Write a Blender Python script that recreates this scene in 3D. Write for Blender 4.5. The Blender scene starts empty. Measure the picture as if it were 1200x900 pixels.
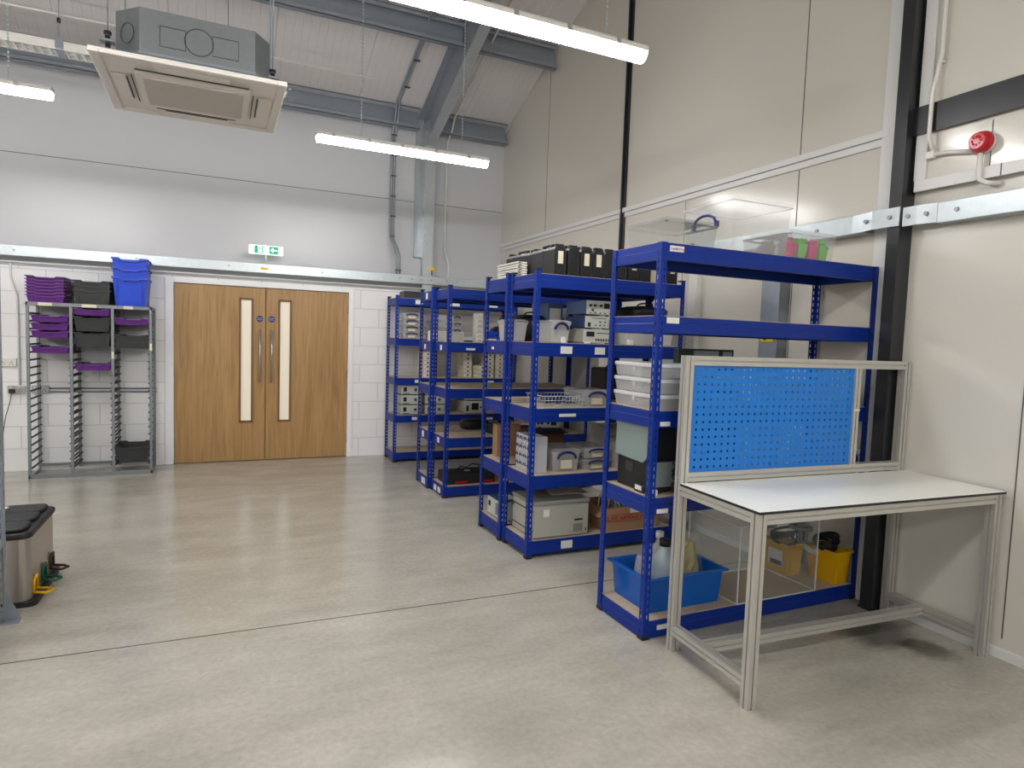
import bpy, bmesh, math, random
from mathutils import Vector, Matrix
random.seed(7)
C = bpy.context.scene.collection
SC = bpy.context.scene

# ------------------------------------------------------------------ camera, world, exposure
def cam_setup():
    y, p, r = [math.radians(v) for v in (24.778, 3.987, -1.989)]
    f = Vector((math.sin(y)*math.cos(p), math.cos(y)*math.cos(p), -math.sin(p)))
    r0 = Vector((math.cos(y), -math.sin(y), 0)); d0 = f.cross(r0)
    rt = r0*math.cos(r)+d0*math.sin(r); dn = -r0*math.sin(r)+d0*math.cos(r)
    cam = bpy.data.cameras.new('camera'); o = bpy.data.objects.new('camera', cam); C.objects.link(o)
    m = Matrix((rt, -dn, -f)).transposed().to_4x4(); m.translation = Vector((0, 0, 1.5))
    o.matrix_world = m
    cam.sensor_fit = 'HORIZONTAL'; cam.sensor_width = 36; cam.lens = 749.24/1200*36; cam.clip_start = .05
    SC.camera = o
cam_setup()
w = bpy.data.worlds.new('world'); SC.world = w; w.use_nodes = True
w.node_tree.nodes['Background'].inputs[0].default_value = (.8, .85, .95, 1)
w.node_tree.nodes['Background'].inputs[1].default_value = .3
SC.view_settings.view_transform = 'Standard'; SC.view_settings.look = 'None'
SC.view_settings.gamma = 1; SC.view_settings.use_curve_mapping = False
SC.view_settings.exposure = 0.42
LAMP = 46.0            # emission strength of every strip-light diffuser

# ------------------------------------------------------------------ materials
def srgb(r, g, b):
    f = lambda c: (c/255/12.92) if c/255 <= .04045 else ((c/255+.055)/1.055)**2.4
    return (f(r), f(g), f(b), 1)
MATS = {}
def mat(name, col, rough=.5, metal=0, emit=0, noise=0, nscale=8, bump=0, bscale=60, coat=0, alpha=None, spec=.5):
    if name in MATS: return MATS[name]
    m = bpy.data.materials.new(name); m.use_nodes = True; MATS[name] = m
    nt = m.node_tree; b = nt.nodes['Principled BSDF']
    b.inputs['Base Color'].default_value = col; b.inputs['Roughness'].default_value = rough
    b.inputs['Metallic'].default_value = metal; b.inputs['Specular IOR Level'].default_value = spec
    b.inputs['Coat Weight'].default_value = coat
    if emit:
        b.inputs['Emission Color'].default_value = col; b.inputs['Emission Strength'].default_value = emit
    tc = nt.nodes.new('ShaderNodeTexCoord')
    if noise:
        n = nt.nodes.new('ShaderNodeTexNoise'); n.inputs['Scale'].default_value = nscale; n.inputs['Detail'].default_value = 5
        nt.links.new(tc.outputs['Object'], n.inputs['Vector'])
        mx = nt.nodes.new('ShaderNodeMix'); mx.data_type = 'RGBA'
        mx.inputs[6].default_value = tuple(c*(1-noise) for c in col[:3])+(1,)
        mx.inputs[7].default_value = tuple(min(1, c*(1+noise)) for c in col[:3])+(1,)
        nt.links.new(n.outputs['Fac'], mx.inputs[0]); nt.links.new(mx.outputs[2], b.inputs['Base Color'])
    if bump:
        n = nt.nodes.new('ShaderNodeTexNoise'); n.inputs['Scale'].default_value = bscale
        nt.links.new(tc.outputs['Object'], n.inputs['Vector'])
        bp = nt.nodes.new('ShaderNodeBump'); bp.inputs['Strength'].default_value = bump; bp.inputs['Distance'].default_value = .01
        nt.links.new(n.outputs['Fac'], bp.inputs['Height']); nt.links.new(bp.outputs[0], b.inputs['Normal'])
    return m
def clear(name, col, opac, rough=.12):
    """thin see-through plastic: transparent film with a little milky body and a sheen"""
    if name in MATS: return MATS[name]
    m = mat(name, col, rough, spec=.6); nt = m.node_tree
    b = nt.nodes['Principled BSDF']; out = nt.nodes['Material Output']
    t = nt.nodes.new('ShaderNodeBsdfTransparent'); t.inputs[0].default_value = tuple(.6+.4*c for c in col[:3])+(1,)
    mx = nt.nodes.new('ShaderNodeMixShader'); mx.inputs[0].default_value = opac
    nt.links.new(t.outputs[0], mx.inputs[1]); nt.links.new(b.outputs[0], mx.inputs[2]); nt.links.new(mx.outputs[0], out.inputs[0])
    return m
M_blue = mat('rack_blue', srgb(0, 43, 138), .45, noise=.04, spec=.35)
M_board = mat('chipboard', srgb(190, 172, 148), .7, noise=.12, nscale=60)
M_black = mat('black_plastic', srgb(26, 27, 30), .5)
M_rub = mat('rubber', srgb(18, 18, 18), .8)
M_dark = mat('black_case', srgb(25, 26, 29), .5, noise=.1, nscale=20)
M_white = mat('white_sticker', srgb(232, 232, 228), .6)
M_cream = mat('cream_label', srgb(222, 214, 190), .6)
M_alu = mat('aluminium', srgb(200, 198, 192), .38, metal=.55)
M_slot = mat('slot_dark', srgb(55, 56, 58), .6)
M_galv = mat('galvanised', srgb(188, 196, 200), .36, metal=.65, noise=.12, nscale=25)
M_galvd = mat('galvanised_grey', srgb(146, 154, 164), .45, metal=.3, noise=.1, nscale=18)
M_steel = mat('steel', srgb(190, 190, 192), .28, metal=.9)
M_wpanel = mat('wall_panel', srgb(212, 208, 199), .17, noise=.015, nscale=1.2, spec=.55)
M_bpanel = mat('back_panel', srgb(202, 203, 207), .3, noise=.02, nscale=1.2)
M_wtrim = mat('white_trim', srgb(222, 222, 222), .4)
M_gap = mat('joint_dark', srgb(96, 94, 92), .7)
M_wpvc = mat('white_pvc', srgb(226, 225, 220), .4)
M_bsteel = mat('black_steel', srgb(34, 36, 40), .33, noise=.25, nscale=14)
M_frame = mat('white_paint', srgb(240, 240, 242), .45)
M_purple = mat('purple_plastic', srgb(96, 36, 128), .4)
M_grey = mat('dark_grey_plastic', srgb(46, 49, 49), .45)
M_tblue = mat('blue_plastic', srgb(24, 70, 205), .4)
M_rackgrey = mat('grey_frame', srgb(128, 132, 138), .4, metal=.3)
M_peg = mat('pegboard_blue', srgb(14, 118, 208), .42)
M_top = mat('worktop_white', srgb(246, 246, 236), .3, noise=.02, nscale=3, spec=.6)
M_yel = mat('yellow_plastic', srgb(222, 172, 4), .4)
M_green = mat('green_plastic', srgb(20, 90, 60), .45)
M_brown = mat('brown_plastic', srgb(60, 38, 30), .45)
M_brushed = mat('brushed_steel', srgb(176, 170, 162), .3, metal=.85)
M_card = mat('cardboard', srgb(170, 134, 100), .8, noise=.06, nscale=10)
M_red = mat('red_plastic', srgb(190, 10, 32), .4, coat=.1)
M_redink = mat('red_ink', srgb(176, 16, 22), .6)
M_inst = mat('instrument_grey', srgb(196, 200, 192), .5)
M_instb = mat('instrument_blue', srgb(92, 122, 168), .5)
M_instn = mat('instrument_navy', srgb(44, 74, 120), .5)
M_beige = mat('beige_metal', srgb(178, 178, 168), .45)
M_lid = mat('grey_green_lid', srgb(140, 156, 154), .5)
M_hand = mat('handle_blue', srgb(14, 24, 96), .4)
M_clear = clear('clear_plastic', srgb(245, 246, 246), .10)
M_clear2 = clear('milky_plastic', srgb(246, 246, 246), .28, .22)
M_acry = clear('acrylic', srgb(238, 240, 240), .045, .05)
M_acryedge = clear('acrylic_edge', srgb(240, 242, 240), .75, .2)
M_tub = clear('tub_blue', srgb(0, 96, 196), .9, .25)
M_panel = mat('aircon_panel', srgb(238, 232, 226), .45)
M_grille = mat('aircon_grille', srgb(214, 208, 202), .6)
M_oilgold = mat('golden_contents', srgb(190, 175, 95), .3, noise=.3, nscale=25)
M_lamp = mat('lamp_diffuser', (1, .985, .97, 1), .4, emit=LAMP)
M_exitg = mat('exit_green', srgb(0, 150, 110), .4, emit=.5)
M_exitw = mat('exit_white', srgb(235, 250, 245), .4, emit=.7)
M_pane = mat('lit_frosted_glass', srgb(226, 216, 198), .15, emit=.22)  # faint glow put into the pane for the lit room behind
M_bead_shaded = mat('oak_bead_shaded', srgb(122, 88, 48), .5)  # darker oak: slot shadow round the glass put into the bead colour
M_acbody = mat('aircon_galvanised', srgb(150, 158, 162), .38, metal=.85, noise=.1, nscale=20)
M_signb = mat('sign_blue', srgb(14, 44, 120), .4)
M_pink = mat('pink_plastic', srgb(215, 50, 130), .4)
M_lgreen = mat('lime_plastic', srgb(110, 200, 80), .4)
M_yellab = mat('yellow_label', srgb(240, 205, 40), .5)
M_wirew = mat('wire_white', srgb(215, 218, 222), .4)

def node_mats():
    # polished concrete
    m = bpy.data.materials.new('polished_concrete'); m.use_nodes = True; MATS['floor'] = m
    nt = m.node_tree; N = nt.nodes.new; L = nt.links.new; b = nt.nodes['Principled BSDF']
    tc = N('ShaderNodeTexCoord'); 
    n1 = N('ShaderNodeTexNoise'); n1.inputs['Scale'].default_value = 1.6; n1.inputs['Detail'].default_value = 10; n1.inputs['Roughness'].default_value = .66; n1.inputs['Distortion'].default_value = .15
    mp = N('ShaderNodeMapping'); mp.inputs['Scale'].default_value = (1, 2.2, 1); L(tc.outputs['Object'], mp.inputs[0]); L(mp.outputs[0], n1.inputs['Vector'])
    cr = N('ShaderNodeValToRGB'); cr.color_ramp.elements[0].position = .28; cr.color_ramp.elements[1].position = .75
    cr.color_ramp.elements[0].color = srgb(162, 158, 147); cr.color_ramp.elements[1].color = srgb(190, 185, 173)
    L(n1.outputs['Fac'], cr.inputs[0])
    # fine speckle and scuffs
    n2 = N('ShaderNodeTexNoise'); n2.inputs['Scale'].default_value = 38; n2.inputs['Detail'].default_value = 6; L(tc.outputs['Object'], n2.inputs['Vector'])
    mr = N('ShaderNodeMapRange'); mr.inputs[1].default_value = .3; mr.inputs[2].default_value = .7; mr.inputs[3].default_value = .9; mr.inputs[4].default_value = 1.06; L(n2.outputs['Fac'], mr.inputs[0])
    mul = N('ShaderNodeMix'); mul.data_type = 'RGBA'; mul.blend_type = 'MULTIPLY'; mul.inputs[0].default_value = 1
    L(cr.outputs[0], mul.inputs[6]); L(mr.outputs[0], mul.inputs[7])
    # dark spots
    v = N('ShaderNodeTexVoronoi'); v.inputs['Scale'].default_value = 1.1; L(tc.outputs['Object'], v.inputs['Vector'])
    ls = N('ShaderNodeMapRange'); ls.inputs[1].default_value = .008; ls.inputs[2].default_value = .02; ls.inputs[3].default_value = .45; ls.inputs[4].default_value = 1; L(v.outputs['Distance'], ls.inputs[0])
    # saw-cut joint along X at y=3.35 and dark oil stain under the bench
    sp = N('ShaderNodeSeparateXYZ'); L(tc.outputs['Object'], sp.inputs[0])
    def math_(op, a, bb=None):
        q = N('ShaderNodeMath'); q.operation = op
        for i, s in enumerate((a, bb)):
            if s is None: continue
            if isinstance(s, (int, float)): q.inputs[i].default_value = s
            else: L(s, q.inputs[i])
        return q.outputs[0]
    slope = math_('MULTIPLY', sp.outputs[0], -.022)
    yy = math_('SUBTRACT', sp.outputs[1], slope)
    j = math_('ABSOLUTE', math_('SUBTRACT', yy, 3.366))
    jr = N('ShaderNodeMapRange'); jr.inputs[1].default_value = .0035; jr.inputs[2].default_value = .0065; jr.inputs[3].default_value = .22; jr.inputs[4].default_value = 1; L(j, jr.inputs[0])
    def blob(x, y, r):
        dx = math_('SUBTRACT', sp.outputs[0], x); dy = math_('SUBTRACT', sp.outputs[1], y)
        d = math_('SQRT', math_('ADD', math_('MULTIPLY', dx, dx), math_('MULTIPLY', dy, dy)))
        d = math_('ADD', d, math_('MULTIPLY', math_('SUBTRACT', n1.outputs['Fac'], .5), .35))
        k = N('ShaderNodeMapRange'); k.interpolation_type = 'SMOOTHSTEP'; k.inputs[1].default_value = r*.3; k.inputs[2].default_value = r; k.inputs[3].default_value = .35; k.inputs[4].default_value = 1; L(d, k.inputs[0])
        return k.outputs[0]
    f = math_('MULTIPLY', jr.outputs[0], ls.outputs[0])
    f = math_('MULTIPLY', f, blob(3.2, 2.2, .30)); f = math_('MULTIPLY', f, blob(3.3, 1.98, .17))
    m2 = N('ShaderNodeMix'); m2.data_type = 'RGBA'; m2.blend_type = 'MULTIPLY'; m2.inputs[0].default_value = 1
    L(mul.outputs[2], m2.inputs[6]); L(f, m2.inputs[7]); L(m2.outputs[2], b.inputs['Base Color'])
    rr = N('ShaderNodeMapRange'); rr.inputs[1].default_value = .3; rr.inputs[2].default_value = .7; rr.inputs[3].default_value = .13; rr.inputs[4].default_value = .26; L(n1.outputs['Fac'], rr.inputs[0]); L(rr.outputs[0], b.inputs['Roughness'])
    bp = N('ShaderNodeBump'); bp.inputs['Strength'].default_value = .04; bp.inputs['Distance'].default_value = .02; L(n2.outputs['Fac'], bp.inputs['Height']); L(bp.outputs[0], b.inputs['Normal'])
    b.inputs['Specular IOR Level'].default_value = .6
    # painted blockwork: wall in the XZ plane
    m = bpy.data.materials.new('painted_blockwork'); m.use_nodes = True; MATS['block'] = m
    nt = m.node_tree; N = nt.nodes.new; L = nt.links.new; b = nt.nodes['Principled BSDF']
    tc = N('ShaderNodeTexCoord'); mp = N('ShaderNodeMapping'); mp.inputs['Rotation'].default_value = (math.radians(-90), 0, 0)
    L(tc.outputs['Object'], mp.inputs[0])
    br = N('ShaderNodeTexBrick'); br.inputs['Scale'].default_value = 1; br.inputs['Brick Width'].default_value = .45; br.inputs['Row Height'].default_value = .226; br.inputs['Mortar Size'].default_value = .006; br.inputs['Mortar Smooth'].default_value = .6
    br.inputs['Color1'].default_value = srgb(240, 240, 240); br.inputs['Color2'].default_value = srgb(235, 235, 236); br.inputs['Mortar'].default_value = srgb(212, 212, 214)
    L(mp.outputs[0], br.inputs['Vector']); L(br.outputs['Color'], b.inputs['Base Color'])
    n = N('ShaderNodeTexNoise'); n.inputs['Scale'].default_value = 90; L(tc.outputs['Object'], n.inputs['Vector'])
    ad = N('ShaderNodeMath'); ad.operation = 'MULTIPLY_ADD'; L(br.outputs['Fac'], ad.inputs[0]); ad.inputs[1].default_value = -1.2; L(n.outputs['Fac'], ad.inputs[2])
    bp = N('ShaderNodeBump'); bp.inputs['Strength'].default_value = .5; bp.inputs['Distance'].default_value = .004; L(ad.outputs[0], bp.inputs['Height']); L(bp.outputs[0], b.inputs['Normal'])
    b.inputs['Roughness'].default_value = .6
    # oak veneer
    m = bpy.data.materials.new('oak_veneer'); m.use_nodes = True; MATS['oak'] = m
    nt = m.node_tree; N = nt.nodes.new; L = nt.links.new; b = nt.nodes['Principled BSDF']
    tc = N('ShaderNodeTexCoord'); mp = N('ShaderNodeMapping'); mp.inputs['Scale'].default_value = (7, 7, .45); L(tc.outputs['Object'], mp.inputs[0])
    wv = N('ShaderNodeTexNoise'); wv.inputs['Scale'].default_value = 3.2; wv.inputs['Detail'].default_value = 7; wv.inputs['Distortion'].default_value = 1.2; L(mp.outputs[0], wv.inputs['Vector'])
    mp2 = N('ShaderNodeMapping'); mp2.inputs['Scale'].default_value = (120, 120, 2.5); L(tc.outputs['Object'], mp2.inputs[0])
    n2 = N('ShaderNodeTexNoise'); n2.inputs['Scale'].default_value = 1; n2.inputs['Detail'].default_value = 3; L(mp2.outputs[0], n2.inputs['Vector'])
    mx = N('ShaderNodeMix'); mx.inputs[0].default_value = .4; L(wv.outputs['Fac'], mx.inputs[2]); L(n2.outputs['Fac'], mx.inputs[3])
    cr = N('ShaderNodeValToRGB'); cr.color_ramp.elements[0].position = .34; cr.color_ramp.elements[1].position = .62
    cr.color_ramp.elements[0].color = srgb(150, 114, 68); cr.color_ramp.elements[1].color = srgb(180, 142, 92)
    L(mx.outputs[0], cr.inputs[0]); L(cr.outputs[0], b.inputs['Base Color']); b.inputs['Roughness'].default_value = .45
node_mats()
M_floor, M_block, M_oak = MATS['floor'], MATS['block'], MATS['oak']
M_roof = mat('roof_panel', srgb(216, 212, 213), .5)

# ------------------------------------------------------------------ mesh helpers
class MB:
    def __init__(s): s.bm = bmesh.new()
    def box(s, x0, x1, y0, y1, z0, z1, mi=0):
        v = [s.bm.verts.new(p) for p in ((x0,y0,z0),(x1,y0,z0),(x1,y1,z0),(x0,y1,z0),(x0,y0,z1),(x1,y0,z1),(x1,y1,z1),(x0,y1,z1))]
        for f in ((0,3,2,1),(4,5,6,7),(0,1,5,4),(1,2,6,5),(2,3,7,6),(3,0,4,7)):
            s.bm.faces.new([v[i] for i in f]).material_index = mi
        return s
    def poly(s, pts, mi=0):
        s.bm.faces.new([s.bm.verts.new(p) for p in pts]).material_index = mi; return s
    def prism(s, pts, vec, mi=0):
        vec = Vector(vec); a = [s.bm.verts.new(p) for p in pts]; b = [s.bm.verts.new(Vector(p)+vec) for p in pts]; n = len(pts)
        fs = [s.bm.faces.new(a[::-1]), s.bm.faces.new(b)]
        for i in range(n): fs.append(s.bm.faces.new((a[i], a[(i+1) % n], b[(i+1) % n], b[i])))
        for f in fs: f.material_index = mi
        return s
    def cyl(s, p0, p1, r, n=12, r2=None, cap=True, mi=0):
        p0, p1 = Vector(p0), Vector(p1); d = (p1-p0).normalized()
        u = d.orthogonal().normalized(); v = d.cross(u); r2 = r if r2 is None else r2
        a = []; b = []
        for i in range(n):
            t = 2*math.pi*i/n; q = u*math.cos(t)+v*math.sin(t)
            a.append(s.bm.verts.new(p0+q*r)); b.append(s.bm.verts.new(p1+q*r2))
        for i in range(n):
            f = s.bm.faces.new((a[i], a[(i+1) % n], b[(i+1) % n], b[i])); f.smooth = True; f.material_index = mi
        if cap:
            s.bm.faces.new(a[::-1]).material_index = mi; s.bm.faces.new(b).material_index = mi
        return s
    def tube(s, pts, r, n=8, closed=False):
        pts = [Vector(p) for p in pts]; k = len(pts); rings = []
        prev = None
        for i, p in enumerate(pts):
            if closed: d = (pts[(i+1) % k]-pts[i-1]).normalized()
            else: d = (pts[min(i+1, k-1)]-pts[max(i-1, 0)]).normalized()
            u = d.orthogonal().normalized() if prev is None else (prev-d*prev.dot(d)).normalized()
            prev = u; v = d.cross(u)
            rings.append([s.bm.verts.new(p+(u*math.cos(2*math.pi*j/n)+v*math.sin(2*math.pi*j/n))*r) for j in range(n)])
        m = k if closed else k-1
        for i in range(m):
            a, b = rings[i], rings[(i+1) % k]
            for j in range(n):
                f = s.bm.faces.new((a[j], a[(j+1) % n], b[(j+1) % n], b[j])); f.smooth = True
        if not closed: s.bm.faces.new(rings[0][::-1]); s.bm.faces.new(rings[-1])
        return s
    def lathe(s, prof, n=20, c=(0, 0, 0)):
        rings = []
        for r, z in prof: rings.append([s.bm.verts.new((c[0]+r*math.cos(2*math.pi*i/n), c[1]+r*math.sin(2*math.pi*i/n), c[2]+z)) for i in range(n)])
        for a, b in zip(rings, rings[1:]):
            for i in range(n):
                f = s.bm.faces.new((a[i], a[(i+1) % n], b[(i+1) % n], b[i])); f.smooth = True
        s.bm.faces.new(rings[0][::-1]); s.bm.faces.new(rings[-1]); return s
    def perf(s, o, u, v, W, H, us, vs):
        """panel with real holes: us / vs = lists of (lo, hi) of hole columns and rows"""
        o, u, v = Vector(o), Vector(u), Vector(v)
        uc = [0]+[c for h in us for c in h]+[W]; vc = [0]+[c for h in vs for c in h]+[H]
        g = [[s.bm.verts.new(o+u*a+v*b) for b in vc] for a in uc]
        for i in range(len(uc)-1):
            for j in range(len(vc)-1):
                if i % 2 and j % 2: continue
                s.bm.faces.new((g[i][j], g[i+1][j], g[i+1][j+1], g[i][j+1]))
        return s
    def tubbox(s, x0, x1, y0, y1, z0, z1, taper, dip=0, dw=.3):
        """open tapered tray walls and base, front (-Y) and back rims with a scooped dip"""
        t = taper; xm, W = (x0+x1)/2, (x1-x0)
        fr = [(x0, z1), (xm-W*dw-W*.06, z1), (xm-W*dw, z1-dip), (xm+W*dw, z1-dip), (xm+W*dw+W*.06, z1), (x1, z1)] if dip else [(x0, z1), (x1, z1)]
        vt = s.bm.verts.new
        B = [vt((x0+t, y0+t, z0)), vt((x1-t, y0+t, z0)), vt((x1-t, y1-t, z0)), vt((x0+t, y1-t, z0))]
        F = [vt((x, y0, z)) for x, z in fr]; K = [vt((x, y1, z)) for x, z in fr]
        s.bm.faces.new(B[::-1]); s.bm.faces.new([B[0], B[1]]+F[::-1]); s.bm.faces.new([B[2], B[3]]+K)
        s.bm.faces.new([B[3], B[0], F[0], K[0]]); s.bm.faces.new([B[1], B[2], K[-1], F[-1]])
        return s
    def build(s, name, m, parent=None, bevel=0, solid=0, loc=None, seg=2, fixn=False):
        if fixn: bmesh.ops.recalc_face_normals(s.bm, faces=s.bm.faces)
        me = bpy.data.meshes.new(name); s.bm.to_mesh(me); s.bm.free()
        for q in (m if isinstance(m, (list, tuple)) else [m]): me.materials.append(q)
        o = bpy.data.objects.new(name, me); C.objects.link(o)
        if parent: o.parent = parent
        if loc: o.location = loc
        if solid:
            k = o.modifiers.new('solid', 'SOLIDIFY'); k.thickness = solid; k.offset = -1
        if bevel:
            k = o.modifiers.new('bevel', 'BEVEL'); k.width = bevel; k.segments = seg; k.limit_method = 'ANGLE'; k.harden_normals = False
        return o
def thing(name, label, cat, loc=(0, 0, 0), rotz=0, group=None):
    o = bpy.data.objects.new(name, None); C.objects.link(o); o.location = loc; o.rotation_euler = (0, 0, rotz)
    o.empty_display_size = .05; o['label'] = label; o['category'] = cat
    if group: o['group'] = group
    return o
def tag(o, label, cat, group=None):
    o['label'] = label; o['category'] = cat
    if group: o['group'] = group
    return o
def struct(name, mb, m, **k):
    parent = k.pop('parent', None)
    o = mb.build(name, m, parent, **k)
    if not parent: o['kind'] = 'structure'
    return o
def dup(root, loc, label, rotz=None, group=None):
    r = root.copy(); C.objects.link(r); r.location = loc; r['label'] = label
    if rotz is not None: r.rotation_euler = (0, 0, rotz)
    if group: r['group'] = group
    def rec(src, dst):
        for ch in list(src.children):
            c = ch.copy(); C.objects.link(c); c.parent = dst; rec(ch, c)
    rec(root, r)
    return r
def text(name, body, size, m, parent, loc, rot, ext=.0006, align='CENTER'):
    cu = bpy.data.curves.new('txt', 'FONT'); cu.body = body; cu.size = size; cu.extrude = ext; cu.align_x = align; cu.align_y = 'CENTER'
    t = bpy.data.objects.new('txt', cu); C.objects.link(t)
    bpy.context.view_layer.update()
    me = bpy.data.meshes.new_from_object(t.evaluated_get(bpy.context.evaluated_depsgraph_get()))
    bpy.data.objects.remove(t)
    me.materials.clear(); me.materials.append(m)
    o = bpy.data.objects.new(name, me); C.objects.link(o); o.parent = parent; o.location = loc; o.rotation_euler = rot
    return o
FRONT = (math.pi/2, 0, 0)                 # text standing up and read from -Y

# ------------------------------------------------------------------ room shell
BW, UW, RW = 7.87, 8.2, 3.55               # block wall face, upper cladding face, right wall face
XL, YB = -7.5, -6.0
RZ = lambda y: 7.48-.39*y                  # underside of the front roof slope
RIDGE = -.8
struct('floor', MB().box(XL-.2, RW+.2, YB-.2, 8.6, -.15, 0), M_floor)
struct('wall_back', MB().box(XL, -.52, BW, 8.4, 0, 2.06).box(1.49, RW+.2, BW, 8.4, 0, 2.06).box(-.52, 1.49, BW, 8.4, 2.04, 2.06), M_block)
up = MB().box(XL, RW+.2, UW, 8.4, 2.06, 4.45)
struct('wall_back_cladding', up, M_bpanel)
struct('trim_1', MB().box(XL, RW, 8.13, 8.2, 2.06, 2.5), M_bpanel)
struct('trim_2', MB().box(XL, RW, 8.196, 8.2, 3.225, 3.231), M_gap)
zr = RZ(RIDGE); zb = zr-.39*(RIDGE-YB)
gable = [(RW, YB, 0), (RW, 8.4, 0), (RW, 8.4, RZ(8.4)+.1), (RW, RIDGE, zr+.1), (RW, YB, zb+.1)]
struct('wall_right', MB().prism(gable, (.2, 0, 0)), M_wpanel, fixn=True)
struct('wall_left', MB().prism([(XL-.2, y, z) for _, y, z in gable], (.2, 0, 0)), M_wpanel, fixn=True)
struct('wall_rear', MB().box(XL, RW, YB-.2, YB, 0, zb+.1), M_wpanel)
# ribbed roof: shallow grooves running down the slope, a deeper joint every metre
prof = []; x = XL; i = 0
while x < RW:
    d, g = (.012, .012) if i % 12 == 0 else (.004, .010)
    prof += [(x, 0), (x+.083-g, 0), (x+.083-g*.6, d), (x+.083-g*.4, d)]; x += .083; i += 1
prof.append((RW, 0))
def roof_side(y0, z0, y1, z1, name):
    b = MB(); rows = []
    for yy, zz in ((y0, z0), (y1, z1)): rows.append([b.bm.verts.new((px_, yy, zz+dz)) for px_, dz in prof])
    for a in range(len(prof)-1): b.bm.faces.new((rows[0][a], rows[1][a], rows[1][a+1], rows[0][a+1]))
    b.box(XL-.2, RW+.2, y0, y0+.001, z0+.05, z0+.06)
    b.prism([(XL-.2, y0, z0+.03), (XL-.2, y1, z1+.03), (XL-.2, y1, z1+.15), (XL-.2, y0, z0+.15)], (RW-XL+.4, 0, 0))
    return struct(name, b, M_roof)
roof_side(8.4, RZ(8.4), RIDGE, zr, 'ceiling')
roof_side(YB, zb, RIDGE, zr, 'ceiling_rear')
# right wall joints and trims
t = MB()
for y, z0, z1 in ((3.2, 0, 2.7), (3.2, 2.79, 5.9), (4.35, 0, 2.7), (6.9, 2.79, 4.7), (.6, 0, 2.35)):
    t.box(RW-.002, RW, y-.003, y+.003, z0, z1)
t.box(RW-.002, RW, 1.766, 1.772, .1, 2.19)
struct('trim_3', t, M_gap)
struct('trim_4', MB().box(RW-.015, RW, 2.56, 8.19, 2.705, 2.748).box(RW-.022, RW, 2.56, 8.19, 2.752, 2.795), M_wtrim, bevel=.003)
struct('trim_5', MB().box(RW-.02, RW, 2.525, 2.60, 0, 5.9), M_wtrim)
struct('baseboard_right', MB().box(RW-.015, RW, YB, 2.36, 0, .045).box(RW-.006, RW, YB, 2.36, .045, .05).box(RW-.015, RW, 2.6, 7.8, 0, .045), M_wtrim)
struct('baseboard_back', MB().box(XL, -.53, BW-.012, BW, 0, .012).box(1.5, RW, BW-.012, BW, 0, .012), M_wtrim)
# near upper panel on the right wall with its edge trims
struct('trim_6', MB().box(RW-.03, RW, YB, 2.37, 2.395, 6.2), M_wpanel)
struct('trim_7', MB().box(RW-.045, RW-.03, YB, 2.37, 2.39, 2.45).box(RW-.045, RW-.03, 2.31, 2.375, 2.45, 6.1), M_wtrim, bevel=.002)
struct('trim_8', MB().box(RW-.0315, RW-.03, 1.992, 1.997, 2.45, 2.68).box(RW-.0475, RW-.045, 1.93, 1.934, 2.39, 2.45), M_gap)

# steel frame of the building
cb = thing('steel_column', 'black painted steel column on the right wall between blue rack and workbench', 'column', (3.49, 2.425, 0))
MB().box(-.05, .06, -.036, -.028, 0, 6.4).box(-.05, .06, .028, .036, 0, 6.4).box(-.012, .012, -.028, .028, 0, 6.4).box(-.05, -.042, -.028, .028, 0, 6.4).build('column_shaft', M_bsteel, cb)
MB().box(-.055, .06, -.042, .045, 0, .012).build('base_plate', M_bsteel, cb)
o = MB().box(RW-.02, RW, 5.225, 5.30, 0, 5.4).box(RW-.035, RW-.02, 5.255, 5.27, 0, 5.4).build('steel_column', M_bsteel, bevel=.002)
tag(o, 'thin black vertical steel post far along the right wall, rising behind the crate row', 'column')
o = MB().box(RW-.055, RW-.045, .0, 2.47, 2.695, 2.85).box(RW-.045, RW-.03, .0, 2.3, 2.70, 2.845).build('steel_beam', M_bsteel, bevel=.002)
tag(o, 'black flat steel band running toward the viewer above the red alarm', 'beam')
# galvanised column and rafter
gc = thing('steel_column', 'galvanised steel column rising from the back wall rail to the rafter', 'column', (2.40, 7.97, 0))
MB().box(-.058, .075, -.09, -.078, 2.06, 4.05).box(-.012, .0, -.078, .20, 2.06, 4.2).box(-.10, .06, .19, .21, 2.52, 4.3).build('column_shaft', M_galv, gc)
MB().box(.02, .1, -.095, -.091, 2.335, 2.375).build('tag', M_yellab, gc)
MB().cyl((.06, -.1, 2.28), (.06, -.1, 2.34), .006, 8).build('tag_clip', M_black, gc)
def rafter(xc, ybot, name, label):
    r = thing(name, label, 'rafter', (xc, 0, 0))
    def sl(y0, y1, d0, d1, x0, x1, b):
        b.prism([(x0, y0, RZ(y0)-d0), (x0, y1, RZ(y1)-d0), (x0, y1, RZ(y1)-d1), (x0, y0, RZ(y0)-d1)], (x1-x0, 0, 0))
    b = MB(); sl(ybot, -.8, .02, .035, -.08, .08, b); b.build('top_flange', M_galvd, r)
    b = MB(); sl(ybot, -.8, .035, .50, -.006, .006, b); b.build('web', M_galvd, r)
    b = MB(); sl(ybot, -.8, .50, .515, -.055, .06, b)
    # haunch down to the column
    b.prism([(-.006, 7.95, RZ(7.95)-.5), (-.006, 6.6, RZ(6.6)-.5), (-.006, 7.95, 3.85)], (.012, 0, 0))
    b.prism([(-.055, 7.95, 3.86), (-.055, 6.6, RZ(6.6)-.51), (-.055, 6.6, RZ(6.6)-.525), (-.055, 7.95, 3.845)], (.115, 0, 0))
    b.build('bottom_flange', M_galv, r)
    return r
rafter(2.40, 8.15, 'rafter', 'galvanised steel rafter climbing the roof slope from the back column')
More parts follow.
